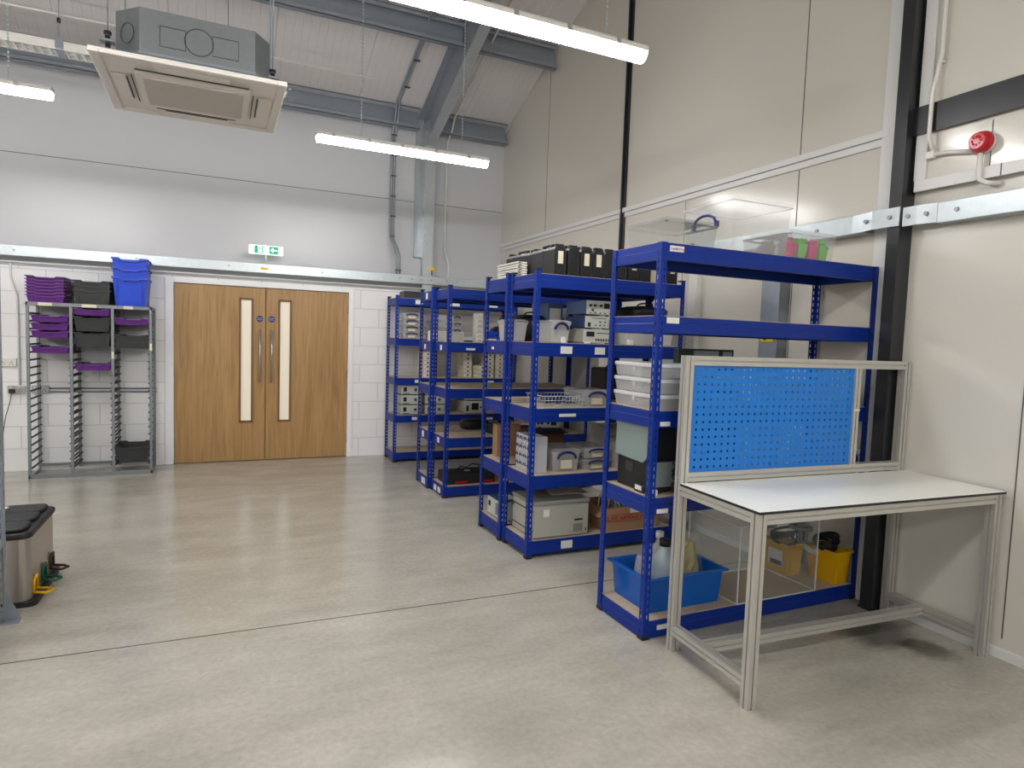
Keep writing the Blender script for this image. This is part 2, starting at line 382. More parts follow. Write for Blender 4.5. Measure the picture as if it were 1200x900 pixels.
# eave beam and purlin (C sections along X)
def cbeam(x0, x1, y, z0, z1, d, lab, m=M_galvd):
    b = MB().box(x0, x1, y+d-.008, y+d, z0, z1).box(x0, x1, y, y+d, z1-.008, z1).box(x0, x1, y, y+d, z0, z0+.008)
    b.box(x0, x1, y, y+.006, z1-.045, z1).box(x0, x1, y, y+.006, z0, z0+.045)
    return tag(b.build('roof_beam', m, bevel=.001), lab, 'beam')
cbeam(XL, 2.30, 8.0, 4.09, 4.345, .1, 'long grey eave beam along the top of the back wall left of the rafter')
cbeam(2.49, 3.5, 8.0, 4.09, 4.345, .1, 'short grey eave beam at the top of the back wall right of the rafter')
o = cbeam(XL, 2.38, 6.66, 4.585, 4.84, .07, 'long grey roof purlin above the strip light, left of the rafter')
o = cbeam(2.42, 3.5, 6.66, 4.585, 4.84, .07, 'short grey roof purlin right of the rafter beside the right wall')
# sill rails
rb = thing('wall_rail', 'galvanised rail bolted along the back wall above the oak doors', 'rail', (0, 7.86, 2.155))
MB().box(XL, 2.28, 0, .05, 0, .105).box(2.28, 2.62, -.004, .05, .002, .103).box(2.62, 3.5, 0, .05, 0, .105).build('channel', M_galv, rb, bevel=.003)
for xx in (-1.83, -.78, .11, 1.12, 2.05, 2.2, 2.33, 2.45, 2.66, 2.8):
    MB().cyl((xx, -.009, .055), (xx, 0, .055), .011, 8).build('bolt', M_galvd, rb)
MB().box(.44, .52, -.002, 0, .035, .062).build('label', M_yellab, rb)
struct('trim_9', MB().box(XL, RW, 7.95, UW, 2.06, 2.07), M_bpanel)
r2 = thing('wall_rail', 'galvanised rail along the right wall on the far side of the black column', 'rail', (3.46, 0, 2.2))
MB().box(0, .09, 2.62, 7.8, 0, .11).build('channel', M_galv, r2, bevel=.003)
MB().prism([(0, 2.7, .003), (-.035, 2.55, .003), (-.035, 2.385, .003), (-.028, 2.385, .003), (-.028, 2.548, .003), (.007, 2.7, .003)], (0, 0, .104)).build('bent_plate', M_galv, r2)
for yy, xx in ((2.95, 0), (3.9, 0), (2.59, -.03), (2.44, -.036)): MB().cyl((xx-.008, yy, .055), (xx+.002, yy, .055), .012, 8).build('bolt', M_galvd, r2)
r3 = thing('wall_rail', 'galvanised rail along the right wall nearest the viewer, below the red alarm', 'rail', (3.46, 0, 2.195))
MB().box(0, .09, -2, 2.2, -.003, .105).build('channel', M_galv, r3, bevel=.003)
MB().prism([(0, 2.2, .003), (-.02, 2.3, .003), (-.02, 2.375, .003), (-.013, 2.375, .003), (-.013, 2.302, .003), (.007, 2.2, .003)], (0, 0, .102)).build('bent_plate', M_galv, r3)
for yy, xx in ((2.1, 0), (1.2, 0), (2.25, -.012), (2.345, -.02)): MB().cyl((xx-.008, yy, .055), (xx+.002, yy, .055), .012, 8).build('bolt', M_galvd, r3)

# ------------------------------------------------------------------ double doors
def door(name, x0, x1, hinge, vis, hx):
    d = MB()
    d.box(x0, vis[0], BW+.012, BW+.056, .008, 1.985).box(vis[1], x1, BW+.012, BW+.056, .008, 1.985)
    d.box(vis[0], vis[1], BW+.012, BW+.056, .008, .46).box(vis[0], vis[1], BW+.012, BW+.056, 1.85, 1.985)
    o = struct(name, d, M_oak)
    b = MB(); a0, a1 = vis
    for q in ((a0-.008, a0+.014, .445, 1.865), (a1-.014, a1+.008, .445, 1.865), (a0, a1, .445, .468), (a0, a1, 1.842, 1.865)):
        b.box(q[0], q[1], BW+.004, BW+.02, q[2], q[3])
    b.build('glazing_bead', M_bead_shaded, o, bevel=.002)
    MB().box(a0, a1, BW+.028, BW+.036, .46, 1.85).build('vision_panel', M_pane, o)
    h = MB().cyl((hx, BW-.05, .91), (hx, BW-.05, 1.51), .010, 14); 
    h.cyl((hx, BW-.05, .97), (hx, BW+.013, .97), .007, 8).cyl((hx, BW-.05, 1.45), (hx, BW+.013, 1.45), .007, 8)
    h.build('pull_handle', M_steel, o)
    s = MB().cyl((hx, BW+.005, 1.635), (hx, BW+.012, 1.635), .036, 24).build('sign_disc', M_signb, o)
    for k, (ln, sz) in enumerate((('Fire door', .0135), ('keep shut', .0135))):
        text('sign_text', ln, sz, M_white, s, (hx, BW+.0045, 1.643-.016*k), FRONT)
    for z in (.23, 1.02, 1.79):
        MB().cyl((hinge, BW+.004, z-.05), (hinge, BW+.004, z+.05), .009, 10).build('hinge', M_galvd, o)
    return o
door('door_1', -.433, .4965, -.437, (.225, .36), .435)
door('door_2', .5035, 1.425, 1.43, (.642, .775), .562)
f = MB().box(-.52, -.437, BW-.014, BW+.1, 0, 2.04).box(1.43, 1.49, BW-.014, BW+.1, 0, 2.04).box(-.437, 1.43, BW-.014, BW+.1, 1.99, 2.04)
struct('trim_10', f, M_frame, bevel=.004)
struct('wall_corridor', MB().box(-.5, 1.48, BW+.1, BW+.12, 0, 2.04), M_slot)

# ------------------------------------------------------------------ exit sign
ex = thing('exit_sign', 'illuminated white and green emergency exit sign above the double doors', 'sign', (.495, 7.84, 2.36))
MB().box(-.18, .18, -.03, .03, 0, .1).build('housing', M_exitw, ex, bevel=.008)
MB().cyl((0, .02, -.1), (0, .02, 0), .009, 10).build('stem', M_wpvc, ex)
g = MB().box(-.125, -.032, -.034, -.030, .008, .092).build('pictogram_panel', M_exitg, ex)
# running figure in the open doorway
MB().box(-.088, -.045, -.0365, -.034, .016, .086).build('doorway', M_exitw, g)
fig = MB().cyl((-.066, -.038, .074), (-.066, -.0365, .074), .0065, 12)
for a, b_ in (((-.068, .068), (-.072, .046)), ((-.072, .047), (-.06, .034)), ((-.06, .034), (-.064, .02)), ((-.072, .047), (-.082, .034)), ((-.082, .034), (-.09, .034)), ((-.069, .064), (-.056, .056)), ((-.069, .064), (-.081, .058))):
    fig.cyl((a[0], -.0375, a[1]), (b_[0], -.0375, b_[1]), .0032, 6)
fig.build('running_figure', M_exitg, g)
g = MB().box(.03, .125, -.034, -.030, .008, .092).build('pictogram_panel', M_exitg, ex)
MB().prism([(.042, -.0365, .05), (.07, -.0365, .078), (.078, -.0365, .07), (.067, -.0365, .057), (.112, -.0365, .057), (.112, -.0365, .043), (.067, -.0365, .043), (.078, -.0365, .03), (.07, -.0365, .022)], (0, .0025, 0)).build('arrow', M_exitw, g, fixn=True)

# ------------------------------------------------------------------ strip lights
def strip_light(x, y, label):
    r = thing('strip_light', label, 'light', (x, y, 3.09), group='hanging strip lights')
    h = MB().prism([(-.75, -.05, 0), (-.75, .05, 0), (-.75, .05, .022), (-.75, .035, .038), (-.75, -.035, .038), (-.75, -.05, .022)], (1.5, 0, 0))
    h.build('housing', M_wpvc, r, bevel=.006, fixn=True)
    pr = [(-.745, math.cos(a)*.046, -math.sin(a)*.05) for a in [math.pi*k/10 for k in range(11)]]
    MB().prism(pr, (1.49, 0, 0)).build('diffuser', M_lamp, r, bevel=.008, fixn=True)
    for xx in (-.62, -.33, -.05, .25, .55):
        MB().box(xx-.012, xx+.012, -.056, .056, -.004, .028).build('clip', M_steel, r)
    for xx in (-.39, .5):
        ztop = (RZ(y) if y > RIDGE else zr-.39*(RIDGE-y))-3.09-.03
        b = MB(); b.cyl((xx, 0, .038), (xx, 0, ztop), .0022, 5)
        z = .04
        while z < ztop and z < 2.2:
            b.box(xx-.006, xx+.006, -.002, .002, z, z+.012); z += .03
        b.build('chain', M_galv, r)
    return r
strip_light(1.468, 5.5, 'lit white strip light hanging in front of the galvanised back column')
strip_light(1.38, 3.03, 'largest, nearest lit strip light, crossing the top of the picture above the racks')
strip_light(-1.79, 5.5, 'lit strip light cut off by the left edge beside the ceiling cassette')
for xx, yy in ((-1.8, 3.03), (-5, 5.5), (-5, 3.03), (1.4, .5), (-1.8, .5), (-5, .5), (1.4, -2), (-1.8, -2), (-5, -2), (1.4, -4.5), (-1.8, -4.5)):
    strip_light(xx, yy, 'lit strip light in the part of the hall outside the picture')

# ------------------------------------------------------------------ ceiling cassette
ac = thing('air_conditioner', 'white ceiling cassette air conditioner with galvanised body hung on rods', 'air conditioner', (-.132, 4.655, 2.956))
R = .505
p = MB()
p.box(-R, R, -R, R, .012, .028)
for q in ((-R, -R+.055, -R, R), (R-.055, R, -R, R), (-R+.055, R-.055, -R, -R+.055), (-R+.055, R-.055, R-.055, R)): p.box(q[0], q[1], q[2], q[3], 0, .016)
p.build('fascia', M_panel, ac, bevel=.006)
MB().box(-.31, .31, -.31, .31, -.006, .014).build('grille_frame', M_panel, ac, bevel=.006)
gr = MB().box(-.275, .275, -.25, .25, -.009, -.004)
for k in range(25): gr.box(-.27, .27, -.246+k*.02, -.242+k*.02, -.0115, -.009)
gr.build('intake_grille', M_grille, ac)
for a in range(4):
    b = MB().box(-.2, .2, -.44, -.36, -.002, .013); o = b.build('air_flap', M_panel, ac, bevel=.012); o.rotation_euler = (0, 0, a*math.pi/2)
    b = MB().box(-.24, .24, -.332, -.326, -.0035, .0).box(-.19, .19, -.359, -.352, -.0035, 0) if a else MB().box(-.3, .3, -.352, -.338, -.0035, 0)
    o = b.build('air_slot', M_black, ac); o.rotation_euler = (0, 0, a*math.pi/2)
bo = [(-.4, -.27), (-.27, -.4), (.33, -.4), (.42, -.27), (.42, .3), (.3, .42), (-.28, .42), (-.4, .3)]
MB().prism([(x, y, .028) for x, y in bo], (0, 0, .295)).build('body', M_acbody, ac, bevel=.004, fixn=True)
rg = MB()
rg.prism([(x*1.012, y*1.012, .07) for x, y in bo], (0, 0, .014)); rg.build('body_rim', M_galvd, ac, fixn=True)
ang = [2*math.pi*i/24 for i in range(24)]
MB().tube([(.03+.075*math.cos(a), -.402, .19+.075*math.sin(a)) for a in ang], .0022, 5, closed=True).build('round_knockout', M_slot, ac)
for x0, x1 in ((-.17, -.04), (.1, .24)):
    MB().tube([(x0, -.402, .13), (x1, -.402, .13), (x1, -.402, .24), (x0, -.402, .24)], .002, 4, closed=True).build('square_knockout', M_slot, ac)
MB().tube([Vector((-.337, -.337, .19))+Vector((.05*math.cos(a)*.707, -.05*math.cos(a)*.707, .055*math.sin(a))) for a in ang], .002, 5, closed=True).build('round_knockout', M_slot, ac)
for x, y in ((-.43, -.34), (.44, -.25), (.46, .28), (-.42, .34)):
    MB().cyl((x, y, .05), (x, y, 2.9), .005, 6).build('hanging_rod', M_galvd, ac)
    MB().box(x-.035, x+.035, y-.03, y+.03, .115, .128).build('bracket', M_galvd, ac)
    MB().cyl((x, y, .09), (x, y, .15), .014, 8).cyl((x, y, .16), (x, y, .175), .02, 8).build('rubber_mount', M_black, ac)
o = MB().cyl((.08, 6.72, 4.1), (.08, 6.72, 4.6), .004, 6).build('hanging_rod', M_galvd); tag(o, 'thin steel rod hanging from the purlin behind the ceiling cassette', 'rod')

# cable tray, its hanger and the pipes near the roof
ct = MB(); x = -3.5
ct.box(-3.5, .6, 6.80, 6.802, 3.84, 3.915).box(-3.5, .6, 6.98, 6.982, 3.84, 3.915)
while x < .6:
    ct.box(x, x+.02, 6.80, 6.98, 3.838, 3.842); ct.box(x+.03, x+.055, 6.797, 6.80, 3.862, 3.872); x += .062
ct.box(-3.5, .6, 6.87, 6.88, 3.843, 3.846)
cto = ct.build('perforated_tray', M_wpvc)
root = thing('cable_tray', 'white perforated cable tray hung under the roof left of the cassette', 'cable tray'); cto.parent = root
MB().tube([(-3.5, 6.85, 3.86), (-1.5, 6.9, 3.862), (.6, 6.86, 3.86)], .012, 6).tube([(-3.5, 6.92, 3.86), (-1.2, 6.93, 3.862), (.6, 6.93, 3.86)], .009, 6).build('cable', M_wirew, root)
h = MB().box(-1.27, -1.21, 6.79, 6.797, 3.85, 3.96).box(-1.27, -1.21, 6.79, 6.99, 3.832, 3.838).build('hanger_bracket', M_galvd, root)
MB().cyl((-1.24, 6.793, 3.95), (-1.24, 6.793, 4.83), .005, 6).build('hanger_rod', M_galvd, root)
MB().cyl((-1.24, 6.793, 4.06), (-1.24, 6.793, 4.1), .014, 8).build('rod_coupler', M_black, root)
o = MB().cyl((-5, 7.1, 4.25), (1.5, 7.1, 4.25), .011, 8).build('conduit', M_wpvc); tag(o, 'thin white pipe running level under the roof behind the cassette', 'pipe')

def conduit(pts, r, m, label, clips=None, cat='conduit', twin=0):
    root = thing('conduit', label, cat)
    b = MB().tube(pts, r, 8)
    b.build('pipe', m, root)
    if twin: MB().tube([(x+twin, y, z) for x, y, z in pts], r, 8).build('pipe', m, root)
    for c in (clips or []):
        MB().box(c[0]-r*1.3, c[0]+r*1.3+twin, c[1]-r*1.3, c[1]+r*1.3, c[2]-.005, c[2]+.005).build('clip', M_slot if twin else m, root)
    return root
conduit([(2.00, 7.83, 2.26), (2.00, 7.83, 2.46), (1.985, 7.9, 2.58), (1.98, 8.1, 2.72), (1.98, 8.12, 2.9), (1.98, 8.12, 4.0), (1.98, 7.99, 4.15), (1.99, 7.96, 4.38), (2.0, 6.0, RZ(6)-.1), (2.0, 3.5, RZ(3.5)-.1)], .013, M_galvd,
        'pair of grey steel conduits running up beside the column and along the roof', [(2.0, 7.83, 2.3)]+[(1.985, 8.11, z) for z in (2.75, 3.0, 3.25, 3.5, 3.75, 4.0)]+[(2.0, y, RZ(y)-.1) for y in (7.6, 7.2, 6.8, 6.4, 6.0)], twin=.035)
conduit([(2.68, 7.86, 2.26), (2.68, 7.86, 2.42), (2.70, 8.1, 2.62), (2.70, 8.12, 2.8), (2.70, 8.12, 4.0), (2.72, 7.98, 4.15), (2.72, 7.9, RZ(7.9)-.12), (2.72, 5.0, RZ(5)-.12), (2.72, 3.6, RZ(3.6)-.12)], .011, M_wpvc, 'white conduit rising right of the galvanised column and up the roof')
conduit([(RW-.055, 2.265, 5.4), (RW-.055, 2.262, 3.1), (RW-.06, 2.28, 2.98), (RW-.075, 2.285, 2.9), (RW-.075, 2.285, 2.66), (RW-.05, 2.27, 2.58)], .011, M_wpvc, 'white conduit dropping over the black steel band to the red alarm', [(RW-.05, 2.263, 3.05)])
# red alarm
al = thing('alarm_beacon', 'round red fire alarm beacon on the right wall under the black band', 'alarm', (RW-.03, 2.02, 2.57))
MB().cyl((0, 0, 0), (-.03, 0, 0), .052, 24).build('base', M_wpvc, al)
MB().cyl((-.028, 0, 0), (-.055, 0, 0), .056, 28, r2=.05).cyl((-.055, 0, 0), (-.08, 0, 0), .046, 28, r2=.04).build('lens', M_red, al, bevel=.003)
for a in range(8): 
    MB().cyl((-.08, .02*math.cos(a*.785), .02*math.sin(a*.785)), (-.084, .022*math.cos(a*.785), .022*math.sin(a*.785)), .005, 6).build('lens_rib', M_red, al)
MB().tube([(-.02, .05, -.03), (-.02, .18, -.005), (-.02, .25, .0)], .011, 8).build('feed_pipe', M_wpvc, al)
MB().box(-.035, 0, .24, .285, -.018, .02).build('junction_box', M_wpvc, al, bevel=.004)
MB().tube([(-.03, .005, -.05), (-.03, .005, -.15), (-.03, .0, -.185), (-.022, -.03, -.205), (.02, -.07, -.21)], .013, 8).build('drop_pipe', M_wpvc, al)
# trunking on the right wall
tr = thing('cable_trunking', 'grey galvanised vertical trunking on the right wall behind the near rack', 'trunking', (3.45, 3.21, 0))
MB().box(0, .1, 0, .16, .25, 2.2).build('channel', M_galvd, tr, bevel=.003)
MB().box(-.002, 0, .03, .14, 1.545, 1.60).build('warning_label', M_yellab, tr)
MB().prism([(-.0035, .12, 1.556), (-.0035, .085, 1.556), (-.0035, .1025, 1.588)], (.0015, 0, 0)).build('warning_triangle', M_black, tr, fixn=True)
tr = thing('cable_trunking', 'slim white vertical trunking on the right wall between the racks', 'trunking', (3.5, 4.1, 0))
MB().box(0, .05, 0, .1, .05, 2.2).box(-.004, 0, .005, .095, .05, 2.2).build('channel', M_wpvc, tr, bevel=.003)

# blue-rack wall sockets and conduits on the block wall
def socket(x, z, label, plug=False, m=M_steel, w_=.146, h=.08):
    s = thing('wall_socket', label, 'socket', (x, BW, z))
    MB().box(0, w_, -.03, 0, 0, h).build('back_box', m, s, bevel=.004)
    for k in range(2):
        cx = w_*.27+k*w_*.46
        MB().box(cx-.02, cx-.006, -.0315, -.03, .055, .068).build('switch', M_white, s)
        q = MB()
        for dx, dz in ((0, .042), (-.012, .022), (.012, .022)): q.box(cx+dx-.003, cx+dx+.003, -.0312, -.030, dz-.005, dz+.005)
        q.build('pin_holes', M_black, s)
    return s
socket(-1.9, .79, 'metal double wall socket with a black plug, left of the tray rack', True)
socket(-1.705, .79, 'metal double wall socket seen behind the left leg of the tray rack')
socket(-1.97, 1.06, 'white double wall socket at the left edge, higher than the metal sockets', m=M_wpvc)
pl = thing('power_plug', 'black mains plug and cable in the leftmost metal wall socket', 'plug', (-1.86, BW-.03, .815))
MB().box(-.022, .022, -.035, 0, -.022, .022).build('plug_body', M_black, pl, bevel=.006)
MB().tube([(0, -.03, -.02), (-.01, -.035, -.1), (-.05, -.03, -.25), (-.08, -.02, -.45), (-.1, -.02, -.79)], .004, 6).build('cable', M_black, pl)
conduit([(-1.86, BW-.012, 2.08), (-1.86, BW-.012, 1.95), (-1.81, BW-.012, 1.75), (-1.80, BW-.012, .87)], .011, M_wpvc, 'white conduit dropping to the metal socket left of the tray rack')
conduit([(-.66, BW-.012, 2.12), (-.66, BW-.012, .84)], .011, M_wpvc, 'white vertical conduit between the tray rack and the door frame')
conduit([(XL, 7.9, 2.10), (-.7, 7.9, 2.10), (3.4, 7.9, 2.10)], .009, M_wpvc, 'thin white horizontal conduit under the back wall rail')
conduit([(-1.56, BW-.012, .84), (-.6, BW-.012, .84)], .008, M_rackgrey, 'upper thin grey conduit running level behind the tray rack')
conduit([(-1.56, BW-.012, .805), (-.6, BW-.012, .805)], .008, M_rackgrey, 'lower thin grey conduit running level behind the tray rack')

# ------------------------------------------------------------------ blue boltless racks
def post(parent, x, y, sx, sy, z0, z1, lw=.036):
    """L-shaped post, corner at (x,y), legs going sx along X and sy along Y, keyhole slots punched through"""
    n = int((z1-z0-.03)/.038); vs = [(.022+k*.038, .022+k*.038+.020) for k in range(n)]
    H = z1-z0; b = MB()
    b.perf((x, y, z0), (sx, 0, 0), (0, 0, 1), lw, H, [(lw*.5, lw*.5+.0075)], vs)
    b.perf((x, y, z0), (0, sy, 0), (0, 0, 1), lw, H, [(lw*.5, lw*.5+.0075)], vs)
    bmesh.ops.remove_doubles(b.bm, verts=b.bm.verts, dist=1e-5)
    # make outer side the outward normals, then thicken inward
    b.bm.faces.ensure_lookup_table()
    for f in b.bm.faces:
        nn = f.normal if f.normal.length else Vector((0, 0, 1)); f.normal_update(); nn = f.normal
        out = -sy if abs(nn.y) > .5 else -sx
        comp = nn.y if abs(nn.y) > .5 else nn.x
        if comp*out < 0: f.normal_flip()
    return b.build('post', M_blue, parent, solid=.0018)
def beam(parent, x0, x1, y0, y1, z, h, t, side):
    """stepped beam; 'side' is the outward direction"""
    b = MB(); ax, sg = side
    zt, zm, zb_ = z, z-h*.45, z-h
    if ax == 'y':
        f = y0 if sg < 0 else y1; k = sg
        pr = [(x0, f-k*.002, zt), (x0, f-k*.002, zm+.004), (x0, f, zm), (x0, f, zb_), (x0, f-k*t, zb_), (x0, f-k*t, zm), (x0, f-k*.012, zm), (x0, f-k*.012, zt)]
        b.prism(pr, (x1-x0, 0, 0))
    else:
        f = x0 if sg < 0 else x1; k = sg
        pr = [(f-k*.002, y0, zt), (f-k*.002, y0, zm+.004), (f, y0, zm), (f, y0, zb_), (f-k*t, y0, zb_), (f-k*t, y0, zm), (f-k*.012, y0, zm), (f-k*.012, y0, zt)]
        b.prism(pr, (0, y1-y0, 0))
    return b.build('beam', M_blue, parent, fixn=True)
def rack(label, x0, x1, y0, y1, levels, h, hpost, stickers=(), caps=True):
    W, D = x1-x0, y1-y0
    r = thing('shelving_rack', label, 'shelving rack', (x0, y0, 0), group='blue boltless shelving racks')
    for x, y, sx, sy in ((0, 0, 1, 1), (W, 0, -1, 1), (0, D, 1, -1), (W, D, -1, -1)):
        post(r, x, y, sx, sy, .012, hpost)
        MB().box(min(x, x+sx*.042)-.003, max(x, x+sx*.042)+.003 if sx > 0 else x+.003, min(y, y+sy*.042)-.003, max(y, y+sy*.042)+.003, 0, .02).build('foot', M_black, r, bevel=.003)
        if caps: MB().box(min(x, x+sx*.038)-.001, max(x, x+sx*.038)+.001, min(y, y+sy*.038)-.001, max(y, y+sy*.038)+.001, hpost-.006, hpost+.004).build('post_cap', M_black, r)
    for z in levels:
        beam(r, .012, W-.012, .004, D, z, h, .03, ('y', -1)); beam(r, .012, W-.012, 0, D-.004, z, h, .03, ('y', 1))
        beam(r, .004, W, .012, D-.012, z, h, .03, ('x', -1)); beam(r, 0, W-.004, .012, D-.012, z, h, .03, ('x', 1))
        MB().box(.016, W-.016, .016, D-.016, z-.008, z+.004).build('shelf_board', M_board, r)
        if W > 1.2: MB().box(W/2-.02, W/2+.02, .02, D-.02, z-.03, z-.009).build('support_bar', M_blue, r)
    for s in stickers:
        if s[0] == 'f': MB().box(s[1]-x0-s[3]/2, s[1]-x0+s[3]/2, -.0015, .003, s[2]-s[4]/2, s[2]+s[4]/2).build('sticker', M_white, r)
        else: MB().box(-.0015, .003, s[1]-y0-s[3]/2, s[1]-y0+s[3]/2, s[2]-s[4]/2, s[2]+s[4]/2).build('sticker', M_white, r)
    return r
X1, Y1 = 1.955, 2.557
L1 = (1.998, 1.64, 1.168, .728, .088)
L2 = (1.945, 1.485, 1.036, .573, .119)
L3 = (1.945, 1.455, 1.022, .562, .102)
L4 = (1.938, 1.466, 1.002, .557, .116)
near = rack('nearest blue shelving rack, tallest in view, directly behind the workbench', X1, 3.53, Y1, 2.985, L1, .083, 2.0,
     [('f', 2.045, 1.621, .075, .03), ('f', 2.03, 1.105, .06, .022), ('f', 2.04, .662, .07, .022), ('f', 2.08, .055, .07, .024)], caps=False)
MB().box(.05, .135, -.0015, .003, 1.957, 1.985).build('brand_sticker', M_white, near)
text('sticker_text', 'rapid', .019, M_signb, near, (.074, -.0018, 1.971), FRONT)
text('sticker_text', 'racking', .019, M_redink, near, (.108, -.0018, 1.971), FRONT)
rack('near-side rack of the middle blue pair, carrying the row of black tool cases', 1.92, 3.16, 3.83, 4.24, L2, .092, 1.975,
     [('f', 2.17, 1.44, .09, .05), ('f', 2.44, 1.44, .08, .05), ('f', 2.235, .075, .09, .055), ('f', 2.2, .99, .13, .02)])
rack('far-side rack of the middle blue pair, behind the black tool cases', 1.905, 3.16, 4.262, 4.68, L2, .092, 1.975,
     [('s', 4.5, 1.43, .035, .02)])
rack('near-side rack of the far blue pair, black instrument case on its lowest shelf', 1.912, 3.44, 5.58, 5.985, L3, .09, 1.975,
     [('s', 5.77, 1.40, .045, .05), ('s', 5.78, .52, .06, .05), ('s', 5.72, .05, .07, .05), ('s', 5.84, .05, .07, .05), ('f', 2.7, .515, .12, .05), ('f', 2.14, 1.395, .09, .02)])
rack('far-side rack of the far blue pair, between its twin and the farthest rack', 1.887, 3.44, 6.0, 6.4, L3, .09, 1.975,
     [('s', 6.2, 1.40, .045, .05), ('s', 6.18, 1.9, .05, .06), ('s', 6.2, .52, .06, .06), ('s', 6.15, .05, .12, .06)])
rack('farthest blue rack standing against the white block wall right of the doors', 1.88, 3.44, 7.352, 7.775, L4, .083, 1.965,
     [('f', 2.16, 1.9, .1, .05), ('f', 2.16, .965, .07, .035), ('f', 2.6, 1.9, .12, .05), ('f', 3.1, 1.9, .12, .03), ('f', 3.1, .96, .08, .03), ('f', 2.13, .52, .06, .035), ('f', 3.1, .5, .08, .03)])

# ------------------------------------------------------------------ workbench
def profile(b, x0, x1, y0, y1, z0, z1, axis):
    """45 mm slotted aluminium extrusion: square bar with a groove down each face"""
    def sec(a0, a1, c0, c1):
        am, cm, g, d = (a0+a1)/2, (c0+c1)/2, .004, .008
        return [(a0, c0), (am-g, c0), (am-g, c0+d), (am+g, c0+d), (am+g, c0), (a1, c0), (a1, cm-g), (a1-d, cm-g), (a1-d, cm+g), (a1, cm+g), (a1, c1), (am+g, c1), (am+g, c1-d), (am-g, c1-d), (am-g, c1), (a0, c1), (a0, cm+g), (a0+d, cm+g), (a0+d, cm-g), (a0, cm-g)]
    if axis == 'z': b.prism([(p, q, z0) for p, q in sec(x0, x1, y0, y1)], (0, 0, z1-z0))
    if axis == 'x': b.prism([(x0, p, q) for p, q in sec(y0, y1, z0, z1)], (x1-x0, 0, 0))
    if axis == 'y': b.prism([(p, y0, q) for p, q in sec(x0, x1, z0, z1)], (0, y1-y0, 0))
wb = thing('workbench', 'aluminium profile workbench with white top and blue perforated back panel', 'workbench', (1.99, 1.885, 0), math.radians(-3.3))
W, D, P = 1.515, .57, .045
for x, y, zt in ((0, 0, .826), (W-P, 0, .826), (.0, D-P, 1.452), (W-P, D-P, 1.452)):
    b = MB(); profile(b, x, x+P, y, y+P, 0, zt, 'z'); b.build('leg' if zt < 1 else 'rear_upright', M_alu, wb, fixn=True)
def rail(nm, *a):
    b = MB(); profile(b, *a); return b.build(nm, M_alu, wb, fixn=True)
rail('front_rail', P, W-P, 0, P, .781, .826, 'x'); rail('rear_rail', P, W-P, D-P, D, .781, .826, 'x')
rail('side_rail', 0, P, P, D-P, .781, .826, 'y'); rail('side_rail', W-P, W, P, D-P, .781, .826, 'y')
rail('foot_rail', 0, P, P, D-P, .085, .13, 'y'); rail('foot_rail', W-P, W, P, D-P, .085, .13, 'y')
rail('foot_rail', P, W-P, D-.25, D-.25+P, .085, .13, 'x')
rail('panel_rail', P, W-P, D-P, D, 1.407, 1.452, 'x'); rail('panel_rail', P, W-P, D-P, D, .842, .887, 'x')
b = MB(); profile(b, 1.10, 1.14, D-P, D, .887, 1.407, 'z'); b.build('centre_upright', M_alu, wb, fixn=True)
b = MB().box(-.002, W+.02, -.006, D-P-.002, .8265, .8375); b.build('worktop_core', M_black, wb)
b = MB().box(-.001, W+.019, -.005, D-P-.003, .8375, .8385); b.build('worktop', M_top, wb)
hs = []; x = .032
uw, uh = 1.10-P, .52
us = [(.034+k*.0392, .034+k*.0392+.0108) for k in range(26)]; vs = [(.018+k*.0368, .018+k*.0368+.0108) for k in range(14)]
b = MB(); b.perf((P, D-P+.012, .887), (1, 0, 0), (0, 0, 1), uw, uh, us, vs); b.build('perforated_panel', M_peg, wb, solid=.002)
MB().box(1.099, 1.143, D-P-.002, D-P+.001, 1.178, 1.19).build('tape', M_cream, wb)
for zz in (.035, .78):
    MB().cyl((W-.035, -.0005, zz+.01), (W-.035, -.003, zz+.01), .006, 8).build('screw', M_steel, wb)
for x in (.02, W-.025): MB().cyl((x, .02, -.0), (x, .02, .002), .02, 10).build('foot_pad', M_black, wb)

# ------------------------------------------------------------------ grey tray rack
TX, TY = -1.652, 7.432
tk = thing('tray_rack', 'grey metal three-bay tray rack standing against the block wall', 'tray rack', (TX, TY, 0))
TW, TD, TH = 1.045, .41, 1.70
b = MB().box(0, TW, 0, .022, TH-.035, TH).box(0, TW, TD-.02, TD, TH-.025, TH); b.box(0, .02, 0, TD, TH-.03, TH).box(TW-.02, TW, 0, TD, TH-.03, TH); b.box(0, TW, 0, TD, TH-.006, TH-.001)
b.build('top_frame', M_rackgrey, tk, bevel=.002)
MB().box(0, TW, 0, .025, 0, .04).box(0, TW, TD-.025, TD, .05, .075).box(0, .02, 0, TD, 0, .03).box(TW-.02, TW, 0, TD, 0, .03).build('base_frame', M_rackgrey, tk, bevel=.002)
bays = [0, .345, .69, TW-.025]
for x in bays:
    MB().box(x, x+.026, 0, .022, .03, TH-.03).build('post', M_rackgrey, tk, bevel=.002)
    MB().box(x, x+.026, TD-.02, TD, .03, TH-.03).build('post', M_rackgrey, tk, bevel=.002)
def rz(k): return .10+k*.0745
for bi in range(3):
    xl, xr = bays[bi]+.026, bays[bi+1]
    for k in range(21):
        z = rz(k)
        MB().box(xl, xl+.014, .01, TD-.01, z, z+.006).box(xl, xl+.003, .01, TD-.01, z-.006, z+.012).build('runner', M_slot, tk)
        MB().box(xr-.014, xr, .01, TD-.01, z, z+.006).box(xr-.003, xr, .01, TD-.01, z-.006, z+.012).build('runner', M_slot, tk)
for x0, x1, z in ((.10, .21, TH-.03), (.45, .57, TH-.03), (.80, .88, TH-.03)): MB().box(x0, x1, -.004, 0, z-.004, z+.026).build('label_strip', M_cream, tk)
